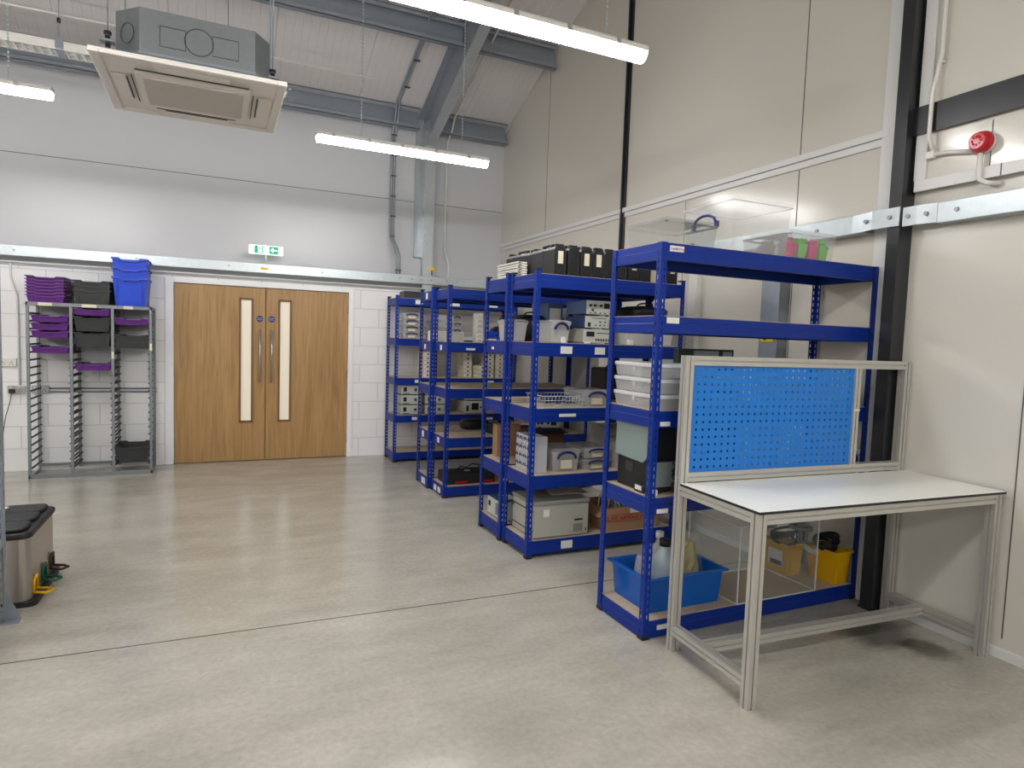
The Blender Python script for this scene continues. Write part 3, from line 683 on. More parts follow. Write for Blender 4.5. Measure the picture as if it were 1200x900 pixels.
for x, z in ((.692, 1.17), (TW-.022, 1.26)): MB().box(x, x+.022, -.004, 0, z, z+.07).build('label_strip', M_cream, tk)

def tray(x, y, z, h, m, label, group, wd=.30, dp=.40, name='storage_tray', dip=.012):
    r = thing(name, label, 'tray', (x, y, z), group=group)
    MB().tubbox(-wd/2, wd/2, -dp/2, dp/2, 0, h, .024 if h > .2 else .014, dip, .24).build('tray_body', m, r, solid=.003, fixn=True)
    rim = MB(); a, c = wd/2, dp/2
    for sg in (-1, 1):
        yy = sg*c; pr = [(-a-.006, h), (-.30*wd, h), (-.24*wd, h-dip), (.24*wd, h-dip), (.30*wd, h), (a+.006, h)]
        top = [(px_, yy, pz+.001) for px_, pz in pr]+[(px_, yy, pz-(.02 if h > .2 else .009)) for px_, pz in pr[::-1]]
        rim.prism(top, (0, sg*(.022 if h > .2 else .012), 0))
    for sg in (-1, 1):
        x0 = sg*a; rim.box(min(x0, x0+sg*.01), max(x0, x0+sg*.01), -c, c, h-.008, h+.001)
    rim.build('rim', m, r, fixn=True)
    if h > .06:
        MB().box(-wd*.36, -wd*.355, -c-.0015+.013*.2, -c+.012, .01, h-.02).box(wd*.355, wd*.36, -c-.0015+.013*.2, -c+.012, .01, h-.02).build('rib', m, r)
    return r
bx_ = [TX+.026+.16, TX+.345+.026+.16, TX+.69+.026+.148]
YC = TY+.215
p1 = tray(bx_[0], YC, 1.513, .066, M_purple, 'shallow purple tray highest in the left bay of the tray rack', 'purple trays in the tray rack')
dup(p1, (bx_[0], YC, 1.437), 'shallow purple tray second from the top in the left bay of the tray rack')
dup(p1, (bx_[0], YC, 1.362), 'shallow purple tray third from the top in the left bay of the tray rack')
dup(p1, (bx_[0], YC, 1.213), 'lowest purple tray of the left bay, with a gap above it')
dup(p1, (bx_[1], YC, 1.59), 'shallow purple tray at the very top of the middle bay')
dup(p1, (bx_[1], YC, 1.052), 'lone purple tray low in the middle bay of the tray rack')
dup(p1, (bx_[2], YC, 1.512), 'purple tray in the right bay of the tray rack')
g1 = tray(bx_[1], YC, 1.437, .137, M_grey, 'deep dark grey tray in the middle bay just under its top purple tray', 'dark grey trays in the tray rack')
dup(g1, (bx_[1], YC, 1.285), 'lower of the two deep dark grey trays in the middle bay')
dup(g1, (bx_[2], YC, 1.275), 'deep dark grey tray in the right bay, under its purple tray')
dup(g1, (bx_[2], YC-.02, .145), 'dark tray holding small items alone at the bottom of the right bay')
words = ['bottom', 'second', 'third', 'fourth', 'fifth', 'sixth', 'topmost']
for k in range(7):
    dup(p1, (bx_[0]-.03, YC-.01, TH+.001+k*.030), words[k]+(' tray of the nested purple stack on top of the tray rack' if k in (0, 6) else ' tray up in the nested purple stack on top of the tray rack'), group='nested purple trays on top of the rack')
for k in range(3):
    dup(g1, (bx_[1], YC+.0, TH+.001+k*.046), ('bottom', 'middle', 'top')[k]+' deep dark grey tray of the nested stack on top of the rack', group='nested dark grey trays on top of the rack')
b1 = tray(bx_[2]-.01, YC, TH+.001, .285, M_tblue, 'lowest of the three nested bright blue bins on top of the tray rack', 'nested blue bins on top of the rack', name='storage_bin', dip=.018)
b1['category'] = 'bin'
dup(b1, (bx_[2]-.01, YC, TH+.095), 'middle one of the three nested bright blue bins on top of the tray rack')
dup(b1, (bx_[2]-.012, YC, TH+.19), 'topmost of the three nested bright blue bins on top of the tray rack')

# ------------------------------------------------------------------ pedal bin and galvanised shelving at the left edge
pb = thing('recycling_bin', 'brushed steel three-pedal recycling bin with black lids near the left edge', 'bin', (-.90, 4.33, 0))
def rrect(x0, x1, y0, y1, r, z, n=5):
    pts = []
    for cx, cy, a0 in ((x1-r, y0+r, -90), (x1-r, y1-r, 0), (x0+r, y1-r, 90), (x0+r, y0+r, 180)):
        for k in range(n+1):
            a = math.radians(a0+90*k/n); pts.append((cx+r*math.cos(a), cy+r*math.sin(a), z))
    return pts
MB().prism(rrect(-.33, 0, -.29, .28, .045, .03), (0, 0, .345)).build('body', M_brushed, pb, fixn=True)
MB().prism(rrect(-.34, .03, -.3, .29, .04, 0), (0, 0, .03)).build('base', M_black, pb, bevel=.006, fixn=True)
MB().prism(rrect(-.34, .012, -.305, .295, .05, .365), (0, 0, .035)).build('lid_rim', M_black, pb, bevel=.012, fixn=True)
for k, y in enumerate((-.195, -.005, .185)):
    b = MB().prism(rrect(-.315, -.02, y-.085, y+.085, .04, .40), (0, 0, .022)); o = b.build('lid', M_black, pb, bevel=.012, fixn=True)
    MB().lathe([(.03, .424), (.033, .427), (.028, .429)], 20, (-.23, y, 0)).build('lid_disc', (M_instn, M_redink, M_wirew)[k], pb)
    m = (M_yel, M_green, M_brown)[k]
    q = MB().tube([(.005, y-.035, .05), (.005, y-.035, .12), (.012, y, .14), (.005, y+.035, .12), (.005, y+.035, .05)], .007, 8)
    q.tube([(.0, y-.03, .055), (.06, y-.035, .045), (.085, y, .045), (.06, y+.035, .045), (.0, y+.03, .055)], .008, 8)
    q.build('pedal', m, pb)
gs = thing('shelving_rack', 'galvanised slotted-angle shelving cut off by the left edge of the picture', 'shelving rack', (-1.868, 3.34, 0))
for x, y, sx, sy in ((.905, .55, -1, -1), (.905, 0, -1, 1), (0, .55, 1, -1), (0, 0, 1, 1)):
    n = int(2.4/.05); b = MB(); vs = [(.02+k*.05, .05+k*.05) for k in range(n)]
    b.perf((x, y, .0), (sx, 0, 0), (0, 0, 1), .04, 2.5, [(.017, .025)], vs).perf((x, y, .0), (0, sy, 0), (0, 0, 1), .04, 2.5, [(.017, .025)], vs)
    b.build('post', M_galvd, gs, solid=.002)
    if x > .5: MB().prism([(x, y+sy*.002, .0), (x+.055, y+sy*.002, 0), (x+.055, y+sy*.002, .015), (x, y+sy*.002, .14)], (0, -sy*.004, 0)).box(x-.05, x+.06, min(y, y+sy*.06), max(y, y+sy*.06), 0, .004).build('gusset_foot', M_galvd, gs, fixn=True)
for z in (.35, 1.2, 1.75, 2.4): MB().box(0, .9, 0, .55, z, z+.035).build('shelf', M_galvd, gs)
o = MB().tube([(-1.10+.05*math.cos(a), 3.88+.0*a, .98+.07*math.sin(a)) for a in [i*math.pi/8 for i in range(16)]], .012, 6, closed=True).build('cable_coil', M_brown)
tag(o, 'dark coil hanging in the galvanised shelving at the left edge', 'coil'); bpy.data.objects.remove(o)

# ------------------------------------------------------------------ things kept on the racks
def arch(b, p0, p1, rise, r, n=10, flat=.25):
    """bail handle: a flattened arch from p0 to p1"""
    p0, p1 = Vector(p0), Vector(p1); pts = []
    for k in range(n+1):
        t = k/n; q = p0.lerp(p1, t); s = min(1, math.sin(math.pi*t)**.45) if 0 < t < 1 else 0
        pts.append(q+Vector((0, 0, rise*s)))
    return b.tube(pts, r, 7)
def clear_box(loc, w, d, h, label, group=None, rotz=0, body=None, lid=True, handles=('f',), note=False, lidm=None, cat='storage box', name='storage_box', taper=.012, foot=True, contents=None):
    """clear plastic box, origin at bottom centre, 'f' handle on the -Y face, 'l' on -X"""
    body = body or M_clear2
    r = thing(name, label, cat, loc, rotz, group)
    MB().tubbox(-w/2+.004, w/2-.004, -d/2+.004, d/2-.004, .002, h*.86, taper).build('box_body', body, r, solid=.003, fixn=True)
    MB().box(-w/2, w/2, -d/2, -d/2+.012, h*.80, h*.87).box(-w/2, w/2, d/2-.012, d/2, h*.80, h*.87).box(-w/2, -w/2+.012, -d/2, d/2, h*.80, h*.87).box(w/2-.012, w/2, -d/2, d/2, h*.80, h*.87).build('rim', body, r)
    if lid:
        MB().box(-w/2-.002, w/2+.002, -d/2-.002, d/2+.002, h*.88, h*.96).box(-w/2+.012, w/2-.012, -d/2+.012, d/2-.012, h*.96, h).build('lid', lidm or body, r, bevel=.004)
    for hd in handles:
        b = MB()
        if hd == 'f': arch(b, (-w*.33, -d/2-.009, h*.58), (w*.33, -d/2-.009, h*.58), h*.28, min(.009, h*.085))
        if hd == 'l': arch(b, (-w/2-.008, -d*.3, h*.62), (-w/2-.008, d*.3, h*.62), h*.22, min(.006, h*.05))
        b.build('handle', M_hand, r)
    if note: MB().box(-w*.2, w*.2, -d/2-.003, -d/2+.006, h*.14, h*.5).build('paper_label', M_cream, r)
    return r
def instrument(loc, w, d, h, label, mc, mf, style, group=None, rotz=0, cat='instrument', name='bench_instrument'):
    r = thing(name, label, cat, loc, rotz, group)
    MB().box(-w/2, w/2, -d/2+.012, d/2, .01, h).build('casing', mc, r, bevel=.004)
    MB().box(-w/2-.002, w/2+.002, -d/2, -d/2+.014, .008, h+.001).build('front_panel', mf, r, bevel=.002)
    for sx in (-1, 1):
        for sy in (-1, 1): MB().cyl((sx*w*.4, sy*d*.38, 0), (sx*w*.4, sy*d*.38, .012), .012, 8).build('foot', M_black, r)
    y = -d/2
    def knob(x, z, rr): MB().cyl((x, y, z), (x, y-.014, z), rr, 12, r2=rr*.85).build('knob', M_black, r)
    def disp(x0, x1, z0, z1, m=None): MB().box(x0, x1, y-.002, y, z0, z1).build('display', m or M_black, r)
    if style == 'psu':
        disp(w*.16, w*.38, h*.5, h*.85); [knob(x*w, h*.68, h*.09) for x in (-.38, -.22, .03)]; knob(-.3*w, h*.38, h*.07)
        for k in range(5): MB().cyl((-.38*w+k*.19*w, y, h*.18), (-.38*w+k*.19*w, y-.01, h*.18), h*.04, 8).build('terminal', (M_redink, M_black)[k % 2], r)
    if style == 'gen':
        disp(-w*.42, -w*.3, h*.18, h*.5); MB().box(-w*.28, w*.4, y-.001, y, h*.82, h*.86).build('printed_line', M_slot, r)
        [knob(x*w, h*.58, h*.05) for x in (.1, .32)]; [knob(x*w, h*.3, h*.04) for x in (-.1, .1, .3)]
    if style == 'meter':
        disp(-w*.42, -w*.14, h*.5, h*.85); MB().box(-w*.05, w*.42, y-.001, y, h*.72, h*.78).build('printed_line', M_slot, r)
        for k in range(6): MB().box(-w*.1+k*.09*w, -w*.1+k*.09*w+.05*w, y-.004, y, h*.22, h*.36).build('button', M_slot, r)
    if style == 'scope':
        disp(-w*.4, -w*.24, h*.35, h*.8)
        MB().cyl((w*.18, y, h*.55), (w*.18, y-.012, h*.55), h*.17, 20).build('dial', M_rackgrey, r); MB().cyl((w*.18, y-.012, h*.55), (w*.18, y-.016, h*.55), h*.1, 16).build('dial_cap', M_slot, r)
        MB().box(-w*.42, -w*.1, y-.002, y, h*.12, h*.2).build('printed_line', M_instn, r)
    if style == 'screen':
        disp(-w*.4, -w*.28, h*.2, h*.65); disp(-w*.12, w*.25, h*.3, h*.85)
        knob(w*.36, h*.5, h*.08)
    return r
def plain_box(loc, w, d, h, label, m, cat='box', name='box', group=None, rotz=0, flaps=False, tape=False, bevel=.003, lid=False, stick=None):
    r = thing(name, label, cat, loc, rotz, group)
    if flaps:
        MB().tubbox(-w/2, w/2, -d/2, d/2, 0, h, 0).build('box_body', m, r, solid=.005, fixn=True)
        MB().prism([(-w/2, -d/2, h), (-w/2, d/2, h), (-w/2-.05, d/2, h-.06), (-w/2-.05, -d/2, h-.06)], (.003, 0, .001)).build('flap', m, r, fixn=True)
        MB().prism([(-w/2, d/2, h), (w/2, d/2, h), (w/2, d/2+.04, h-.03), (-w/2, d/2+.04, h-.03)], (0, .001, .003)).build('flap', m, r, fixn=True)
    else: MB().box(-w/2, w/2, -d/2, d/2, 0, h).build('box_body', m, r, bevel=bevel)
    if tape: MB().box(-.02, .02, -d/2-.001, d/2+.001, h, h+.0008).build('tape', M_board, r)
    if lid: MB().box(-w/2-.004, w/2+.004, -d/2-.004, d/2+.004, h-.03, h+.002).build('lid', m, r, bevel=.003)
    if stick: MB().box(stick[0], stick[1], -d/2-.0015, -d/2+.002, stick[2], stick[3]).build('sticker', M_white, r)
    return r
T1, T2, T3, T4 = [[z+.0045 for z in L] for L in (L1, L2, L3, L4)]

# --- nearest rack, top shelf
bb = thing('storage_box', 'large clear plastic box with dark blue handle on top of the nearest rack', 'storage box', (2.615, 2.77, T1[0]))
w_, d_, h_ = .42, .40, .285
MB().tubbox(-w_/2+.006, w_/2-.006, -d_/2+.006, d_/2-.006, .002, h_-.03, .012).build('box_body', M_clear, bb, solid=.004, fixn=True)
q = MB().tube([(-w_/2, -d_/2, h_-.03), (w_/2, -d_/2, h_-.03), (w_/2, d_/2, h_-.03), (-w_/2, d_/2, h_-.03)], .004, 6, closed=True)
q.build('rim', M_clear2, bb)
MB().box(-w_/2-.003, w_/2+.003, -d_/2-.003, d_/2+.003, h_-.024, h_-.008).build('lid', M_clear, bb, bevel=.006)
b = MB(); arch(b, (-w_/2-.012, -.09, .15), (-w_/2-.012, .09, .15), .05, .0075); b.box(-w_/2-.018, -w_/2, -.10, -.08, .13, .16).box(-w_/2-.018, -w_/2, .08, .10, .13, .16); b.build('handle', M_hand, bb)
MB().cyl((-w_/2-.002, .1, .06), (-w_/2+.004, .1, .06), .010, 12).build('stopper', M_slot, bb)
clear_box((2.20, 2.80, T1[0]), .34, .34, .14, 'low empty clear box beside the large one, over the left end of the nearest rack', body=M_acry, handles=())
cb2 = clear_box((3.01, 2.76, T1[0]), .36, .36, .155, 'small clear craft box with pink and green tubs inside, on top of the nearest rack', body=M_clear, handles=())
def craft(loc, m, label):
    r = thing('craft_tub', label, 'tub', loc, group='craft tubs in the small clear box')
    MB().tubbox(-.036, .036, -.035, .035, 0, .075, .008).build('tub_body', m, r, solid=.002, fixn=True)
    b = MB(); random.seed(hash(label) % 99)
    for k in range(9): b.cyl((random.uniform(-.033, .033), random.uniform(-.03, .03), .066), (random.uniform(-.035, .035), random.uniform(-.034, .03), .1), .011, 7)
    b.build('clothes_pegs', m, r)
for k, (m, nm) in enumerate(((M_pink, 'first pink'), (M_lgreen, 'first green'), (M_pink, 'second pink'), (M_lgreen, 'second green'))):
    craft((2.885+.083*k, 2.65, T1[0]+.012), m, nm+' tub of pegs from the left at the front of the small clear box')
craft((2.885, 2.80, T1[0]+.012), M_pink, 'pale pink tub at the back of the small clear box')

# --- nearest rack, third shelf: drawer boxes
dr = [None]*3
for k in range(3):
    r = thing('clear_drawer_unit', ('bottom', 'middle', 'top')[k]+' milky clear stacking drawer at the left end of the nearest rack', 'drawer unit', (2.125, 2.765, T1[2]+k*.078), group='milky stacking drawers')
    MB().box(-.145, .145, -.19, .19, .055, .075).build('top_frame', clear('milky_lid', srgb(236, 238, 242), .8, .3), r, bevel=.004)
    MB().tubbox(-.14, .14, -.185, .185, .001, .056, .008).build('drawer', M_clear2, r, solid=.002, fixn=True)
    MB().box(-.06, .06, -.05, .05, .004, .03).build('contents', M_rackgrey, r)
    MB().cyl((-.146, .0, .045), (-.150, .0, .045), .012, 10).build('catch', M_clear2, r)
for k in range(2):
    clear_box((2.42, 2.76, T1[2]+k*.115), .26, .36, .11, ('lower', 'upper')[k]+' clear box with blue handle beside the stacked drawers on the nearest rack', 'blue-handled boxes by the drawers', note=True)
g = thing('circuit_board', 'dark green circuit board standing behind the blue panel on the nearest rack', 'circuit board', (2.55, 2.87, T1[2]))
MB().box(-.2, .2, 0, .05, 0, .31).build('board', mat('board_green', srgb(22, 48, 38), .5), g, bevel=.002)
MB().box(-.1, .08, -.008, 0, .27, .30).box(.11, .18, -.008, 0, .268, .298).build('chips', M_galvd, g)
pj = plain_box((3.28, 2.8, T1[2]), .14, .2, .12, 'brown cardboard box seen through the gap right of the blue panel', M_card, name='cardboard_box', tape=True)

# --- nearest rack, fourth shelf
lc = thing('equipment_case', 'black case with an upright pale grey lid on the nearest rack', 'case', (2.09, 2.79, T1[3]))
MB().box(-.085, .10, -.145, .13, 0, .175).build('case_body', M_dark, lc, bevel=.008)
MB().box(-.088, -.085, -.02, .05, .09, .14).build('latch', M_slot, lc)
MB().prism([(-.098, -.15, .19), (-.098, -.115, .155), (-.098, .135, .165), (-.098, .135, .35), (-.098, .08, .37), (-.098, -.155, .352)], (.012, 0, 0)).build('open_lid', M_lid, lc, bevel=.003, fixn=True)
MB().box(-.086, .11, -.15, .135, .175, .35).build('inner_frame', M_dark, lc, bevel=.01)
MB().box(-.085, .1, -.149, -.146, .03, .16).build('front_glass', M_lid, lc)
ps = thing('power_supply', 'small black power adapter with white label at the edge of the nearest rack', 'power supply', (2.015, 2.69, T1[3]))
MB().box(-.03, .03, -.045, .045, 0, .04).build('adapter_body', M_black, ps, bevel=.006)
MB().box(-.0315, -.03, -.025, .03, .012, .036).build('label', M_white, ps)
MB().tube([(0, -.045, .02), (.02, -.07, .008), (.07, -.06, .006), (.09, .0, .006), (.05, .08, .006)], .004, 6).build('cable', M_black, ps)
pg = thing('plug_socket', 'small white plug beside the black adapter on the nearest rack', 'plug', (2.01, 2.605, T1[3]))
MB().box(-.02, .02, -.02, .02, 0, .032).build('plug_body', M_wpvc, pg, bevel=.006); MB().box(-.006, .006, -.006, .006, .032, .046).build('pin', M_steel, pg)
bk = plain_box((2.43, 2.79, T1[3]), .34, .34, .33, 'tall dark grey equipment box right of the black case on the nearest rack', M_dark, cat='case', name='equipment_case', bevel=.01, stick=(-.15, -.08, .2, .24))
cable = MB()
for k in range(5): cable.tube([(.07*math.cos(a+k)+.0, .03*math.sin(a+k)-.0, .02+.035*k+.012*math.sin(3*a)) for a in [i*math.pi/7 for i in range(14)]], .006, 6, closed=True)
o = cable.build('cable_bundle', M_black, loc=(2.2, 2.60, T1[3])); tag(o, 'bundle of black cable in front of the dark cases on the nearest rack', 'cable')
clear_box((3.395, 2.74, T1[3]), .21, .34, .20, 'clear box with blue handle seen through the open bay of the workbench frame', handles=('f',))

# --- nearest rack, bottom shelf
zb0 = T1[4]
tb = thing('plastic_tub', 'wide translucent bright blue tub at the left of the bottom shelf', 'tub', (2.285, 2.80, zb0))
MB().tubbox(-.25, .25, -.17, .17, 0, .19, .015).build('tub_body', M_tub, tb, solid=.003, fixn=True)
rp = MB()
rp.box(-.275, .275, -.19, -.168, .178, .192).box(-.275, .275, .168, .19, .178, .192).box(-.275, -.248, -.17, .17, .178, .192).box(.248, .275, -.17, .17, .178, .192)
rp.build('rim', M_tub, tb, bevel=.005)
def bottle(loc, label, r0, h, capm, m=None, gallon=True):
    r = thing('bottle', label, 'bottle', loc)
    m = m or M_clear2
    if gallon:
        MB().lathe([(r0*.9, 0), (r0, .01), (r0, h*.62), (r0*.85, h*.76), (r0*.38, h*.9), (r0*.33, h)], 24).build('bottle_body', m, r)
        MB().tube([(r0*.5, 0, h*.86), (r0*.95, 0, h*.84), (r0*1.1, 0, h*.68), (r0*.98, 0, h*.5)], .012, 8).build('handle', m, r)
    else: MB().lathe([(r0, 0), (r0*1.0, h*.3), (r0*.72, h*.92), (r0*.62, h)], 20).build('bottle_body', m, r)
    if capm: MB().cyl((0, 0, h-.012), (0, 0, h+.025), r0*.42, 16).build('cap', capm, r)
    return r
bottle((2.265, 2.80, zb0+.005), 'clear bottle of pale liquid with black cap standing in the blue tub', .075, .30, M_black, clear('pale_liquid', srgb(205, 222, 232), .7, .2))
bottle((2.305, 2.9, zb0+.005), 'second bottle with white cap behind the black-capped one in the blue tub', .055, .31, M_wpvc, M_clear2)
bottle((2.13, 2.80, zb0+.005), 'upturned clear beaker leaning at the left end of the blue tub', .065, .25, None, M_clear2, False)
bg = MB(); random.seed(3)
rings = []
for k in range(9):
    z = .3*k/8; rr = .085*(1-.55*(k/8)**2)
    rings.append([bg.bm.verts.new(((rr+random.uniform(-.008, .008))*math.cos(a), (rr*.7+random.uniform(-.008, .008))*math.sin(a), z+random.uniform(-.004, .004))) for a in [i*math.pi/9 for i in range(18)]])
for a, b_ in zip(rings, rings[1:]):
    for i in range(18): bg.bm.faces.new((a[i], a[(i+1) % 18], b_[(i+1) % 18], b_[i]))
bg.bm.faces.new(rings[0][::-1]); bg.bm.faces.new(rings[-1])
gb = thing('plastic_bag', 'clear bag of golden packing material standing in the blue tub', 'bag', (2.425, 2.80, zb0+.005))
bg.build('bag_contents', clear('golden_film', srgb(200, 186, 110), .72, .15), gb)
rings = []; bg = MB()
for k in range(7):
    z = .02+.33*k/6; rr = .105*(1-.45*(k/6)**2)
    rings.append([bg.bm.verts.new(((rr+random.uniform(-.01, .01))*math.cos(a), (rr*.75+random.uniform(-.01, .01))*math.sin(a), z)) for a in [i*math.pi/7 for i in range(14)]])
for a, b_ in zip(rings, rings[1:]):
    for i in range(14): bg.bm.faces.new((a[i], a[(i+1) % 14], b_[(i+1) % 14], b_[i]))
bg.build('bag_film', M_clear, gb)
# acrylic case
ab = thing('acrylic_case', 'large empty clear acrylic case on the bottom shelf behind the workbench', 'case', (2.885, 2.77, zb0))
w_, d_, h_ = .60, .41, .43
MB().box(-w_/2, w_/2, -d_/2, -d_/2+.005, 0, h_).box(-w_/2, w_/2, d_/2-.005, d_/2, 0, h_).box(-w_/2, -w_/2+.005, -d_/2+.005, d_/2-.005, 0, h_).box(w_/2-.005, w_/2, -d_/2+.005, d_/2-.005, 0, h_).box(-w_/2, w_/2, -d_/2, d_/2, h_, h_+.005).build('acrylic_sheets', M_acry, ab)
e = MB()
for sx in (-1, 1):
    for sy in (-1, 1): e.box(sx*w_/2-.003, sx*w_/2+.003, sy*d_/2-.003, sy*d_/2+.003, 0, h_)
for z in (.003, h_+.003):
    for s in (-1, 1):
        e.box(-w_/2, w_/2, s*d_/2-.003, s*d_/2+.003, z-.003, z+.003); e.box(s*w_/2-.003, s*w_/2+.003, -d_/2, d_/2, z-.003, z+.003)
e.build('polished_edge', M_acryedge, ab)
def ybin(loc, label, w=.135, d=.2, h=.2, stick=False):
    r = thing('yellow_bin', label, 'bin', loc, group='yellow bins on the bottom shelf')
    MB().tubbox(-w/2, w/2, -d/2, d/2, 0, h, .012).build('bin_body', M_yel, r, solid=.003, fixn=True)
    b = MB(); a, c = w/2, d/2
    b.box(-a-.012, a+.012, -c-.012, -c+.002, h-.014, h).box(-a-.012, a+.012, c-.002, c+.012, h-.014, h).box(-a-.012, -a+.002, -c, c, h-.014, h).box(a-.002, a+.012, -c, c, h-.014, h); b.build('rim', M_yel, r, bevel=.003)
    MB().box(-a+.03, -a+.036, -c+.002, -c+.02, .01, h-.02).build('rib', M_yel, r)
    if stick:
        MB().box(-a+.000, -a+.004, -.06, .05, .05, .15).build('paper_label', M_white, r); MB().box(-a-.002, -a+.003, -.058, .03, .055, .085).build('paper_print', M_slot, r)
    return r
ybin((3.43, 2.68, zb0), 'bright yellow bin filled with black straps at the right end of the bottom shelf')
ybin((3.26, 2.88, zb0), 'yellow bin with a printed label seen through the clear acrylic case', stick=True)
def straps(loc, label, big=False):
    b = MB(); random.seed(len(label))
    for k in range(4):
        a0 = random.uniform(0, 3); rr = random.uniform(.05, .075)
        b.tube([(rr*math.cos(a)*1.1, rr*.9*math.sin(a), .012+.015*k+.02*math.sin(a+a0)) for a in [i*math.pi/8 for i in range(16)]], .009, 6, closed=True)
    o = b.build('strap_coil', M_black, loc=loc); tag(o, label, 'strap')
straps((3.41, 2.69, zb0+.2), 'coiled black strap lying in the bright yellow bin at the right end')
straps((3.25, 2.87, zb0+.2), 'coiled black strap lying over the yellow bin with the printed label')
hw = thing('valve_wheel', 'dark hand wheel fitting resting between the two yellow bins', 'hand wheel', (3.315, 2.80, zb0+.30), .5)
MB().tube([(.062*math.cos(a), .062*math.sin(a), 0) for a in [i*math.pi/10 for i in range(20)]], .011, 8, closed=True).cyl((0, 0, -.02), (0, 0, .015), .018, 12).build('wheel_rim', M_rackgrey, hw)
for k in range(3):
    a = k*2.094; MB().cyl((0, 0, 0), (.06*math.cos(a), .06*math.sin(a), 0), .006, 6).build('spoke', M_rackgrey, hw)
MB().cyl((0, 0, -.02), (0, 0, -.10), .012, 10).build('stem', M_rackgrey, hw)
MB().cyl((0, -.07, -.14), (.03, -.13, -.13), .022, 12).cyl((.03, -.13, -.13), (.04, -.15, -.128), .03, 12).cyl((0, 0, -.1), (0, -.075, -.14), .02, 10).build('pale_coupling', M_cream, hw)

# --- middle pair, top: tool cases
def case(loc, label, rotz=0, stick=True):
    r = thing('tool_case', label, 'tool case', loc, rotz, 'black tool cases on top of the middle rack')
    w, d, h = .087, .36, .185
    pr = [(-w/2, 0), (w/2, 0), (w/2, h*.9), (w/2-.012, h), (-w/2+.012, h), (-w/2, h*.9)]
    MB().prism([(x, -d/2, z+.004) for x, z in pr], (0, d, 0)).build('case_body', M_dark, r, bevel=.006, fixn=True)
    for y in (-d/2-.003, d/2-.009):
        for x0 in (-w/2-.003, w/2-.012): MB().box(x0, x0+.015, y, y+.012, 0, h*.9).build('corner_rib', M_black, r, bevel=.002)
    MB().box(-w/2-.003, w/2+.003, -.006, .006, .01, h*.92).build('middle_rib', M_black, r, bevel=.002)
    for y in (-d/2+.01, d/2-.035): MB().box(-w*.38, w*.38, y, y+.025, h-.002, h+.022).build('top_latch', M_black, r, bevel=.005)
    b = MB().box(-.012, .012, -.07, .07, h+.018, h+.032).box(-.012, .012, -.07, -.05, h-.002, h+.02).box(-.012, .012, .05, .07, h-.002, h+.02)
    b.build('handle', M_black, r, bevel=.005)
    if stick: MB().box(-w*.22, w*.22, -d/2-.006, -d/2-.001, h*.4, h*.85).build('label', M_cream, r)
    return r
zt = T2[0]
c1 = case((2.105, 4.03, zt), 'leftmost labelled black tool case in the row on top of the middle rack', stick=True)
c2 = case((2.21, 4.03, zt), 'plain black tool case second from the left in the row, without a label', stick=False)
dup(c1, (2.312, 4.03, zt), 'labelled black tool case third from the left in the row')
dup(c1, (2.41, 4.03, zt), 'labelled black tool case fourth from the left in the row')
dup(c2, (2.505, 4.03, zt), 'plain black tool case fifth from the left in the row')
dup(c2, (2.605, 4.03, zt), 'plain black tool case sixth from the left, just left of the near rack post')
dup(c1, (2.71, 4.03, zt), 'labelled black tool case just right of the near rack back post')
dup(c2, (2.81, 4.03, zt), 'plain black tool case beside the gap near the right end of the row')
dup(c1, (3.05, 4.03, zt), 'last black tool case alone at the right end, after the gap', rotz=0)
dup(c2, (2.10, 4.415, zt), 'black tool case set back at the left end behind the first one', rotz=.1)
pp = plain_box((2.92, 4.05, zt), .09, .3, .13, 'pale cream box filling the gap between the last two black tool cases', M_cream, name='file_box')
for k in range(7):
    r = thing('metal_tray', ['lowest', 'second', 'third', 'fourth', 'fifth', 'sixth', 'topmost'][k]+' flat pale grey panel of the stack behind the black tool cases', 'tray', (2.02+.004*(k % 2), 4.42, zt+k*.017), group='stack of pale grey panels')
    MB().box(-.06, .02, -.19, .17, 0, .012).build('panel', M_wpvc, r, bevel=.002)
    MB().box(-.05, -.03, -.192, -.18, .003, .009).build('connector', M_slot, r)

# --- middle pair, second shelf
z = T2[1]
clear_box((2.01, 4.38, z), .15, .22, .16, 'clear open-topped box at the left end of the middle rack second shelf', handles=(), lid=True)
clear_box((2.15, 4.03, z), .155, .3, .155, 'clear box with arched blue handle beside the instrument stack', note=False)
instrument((2.47, 4.06, z), .235, .30, .10, 'bottom cream meter of the three stacked instruments on the middle rack', M_beige, M_inst, 'meter', 'stacked bench instruments')
instrument((2.465, 4.07, z+.105), .19, .3, .09, 'navy signal generator in the middle of the three stacked instruments', M_instn, M_inst, 'gen', 'stacked bench instruments')
instrument((2.475, 4.06, z+.20), .21, .3, .105, 'light blue power supply on top of the three stacked instruments', M_instb, M_inst, 'psu', 'stacked bench instruments')
plain_box((2.36, 4.5, z), .13, .28, .30, 'pale blue cabinet standing behind the stacked instruments', M_instb, name='equipment_cabinet', cat='cabinet', stick=(-.05, .045, .12, .26))
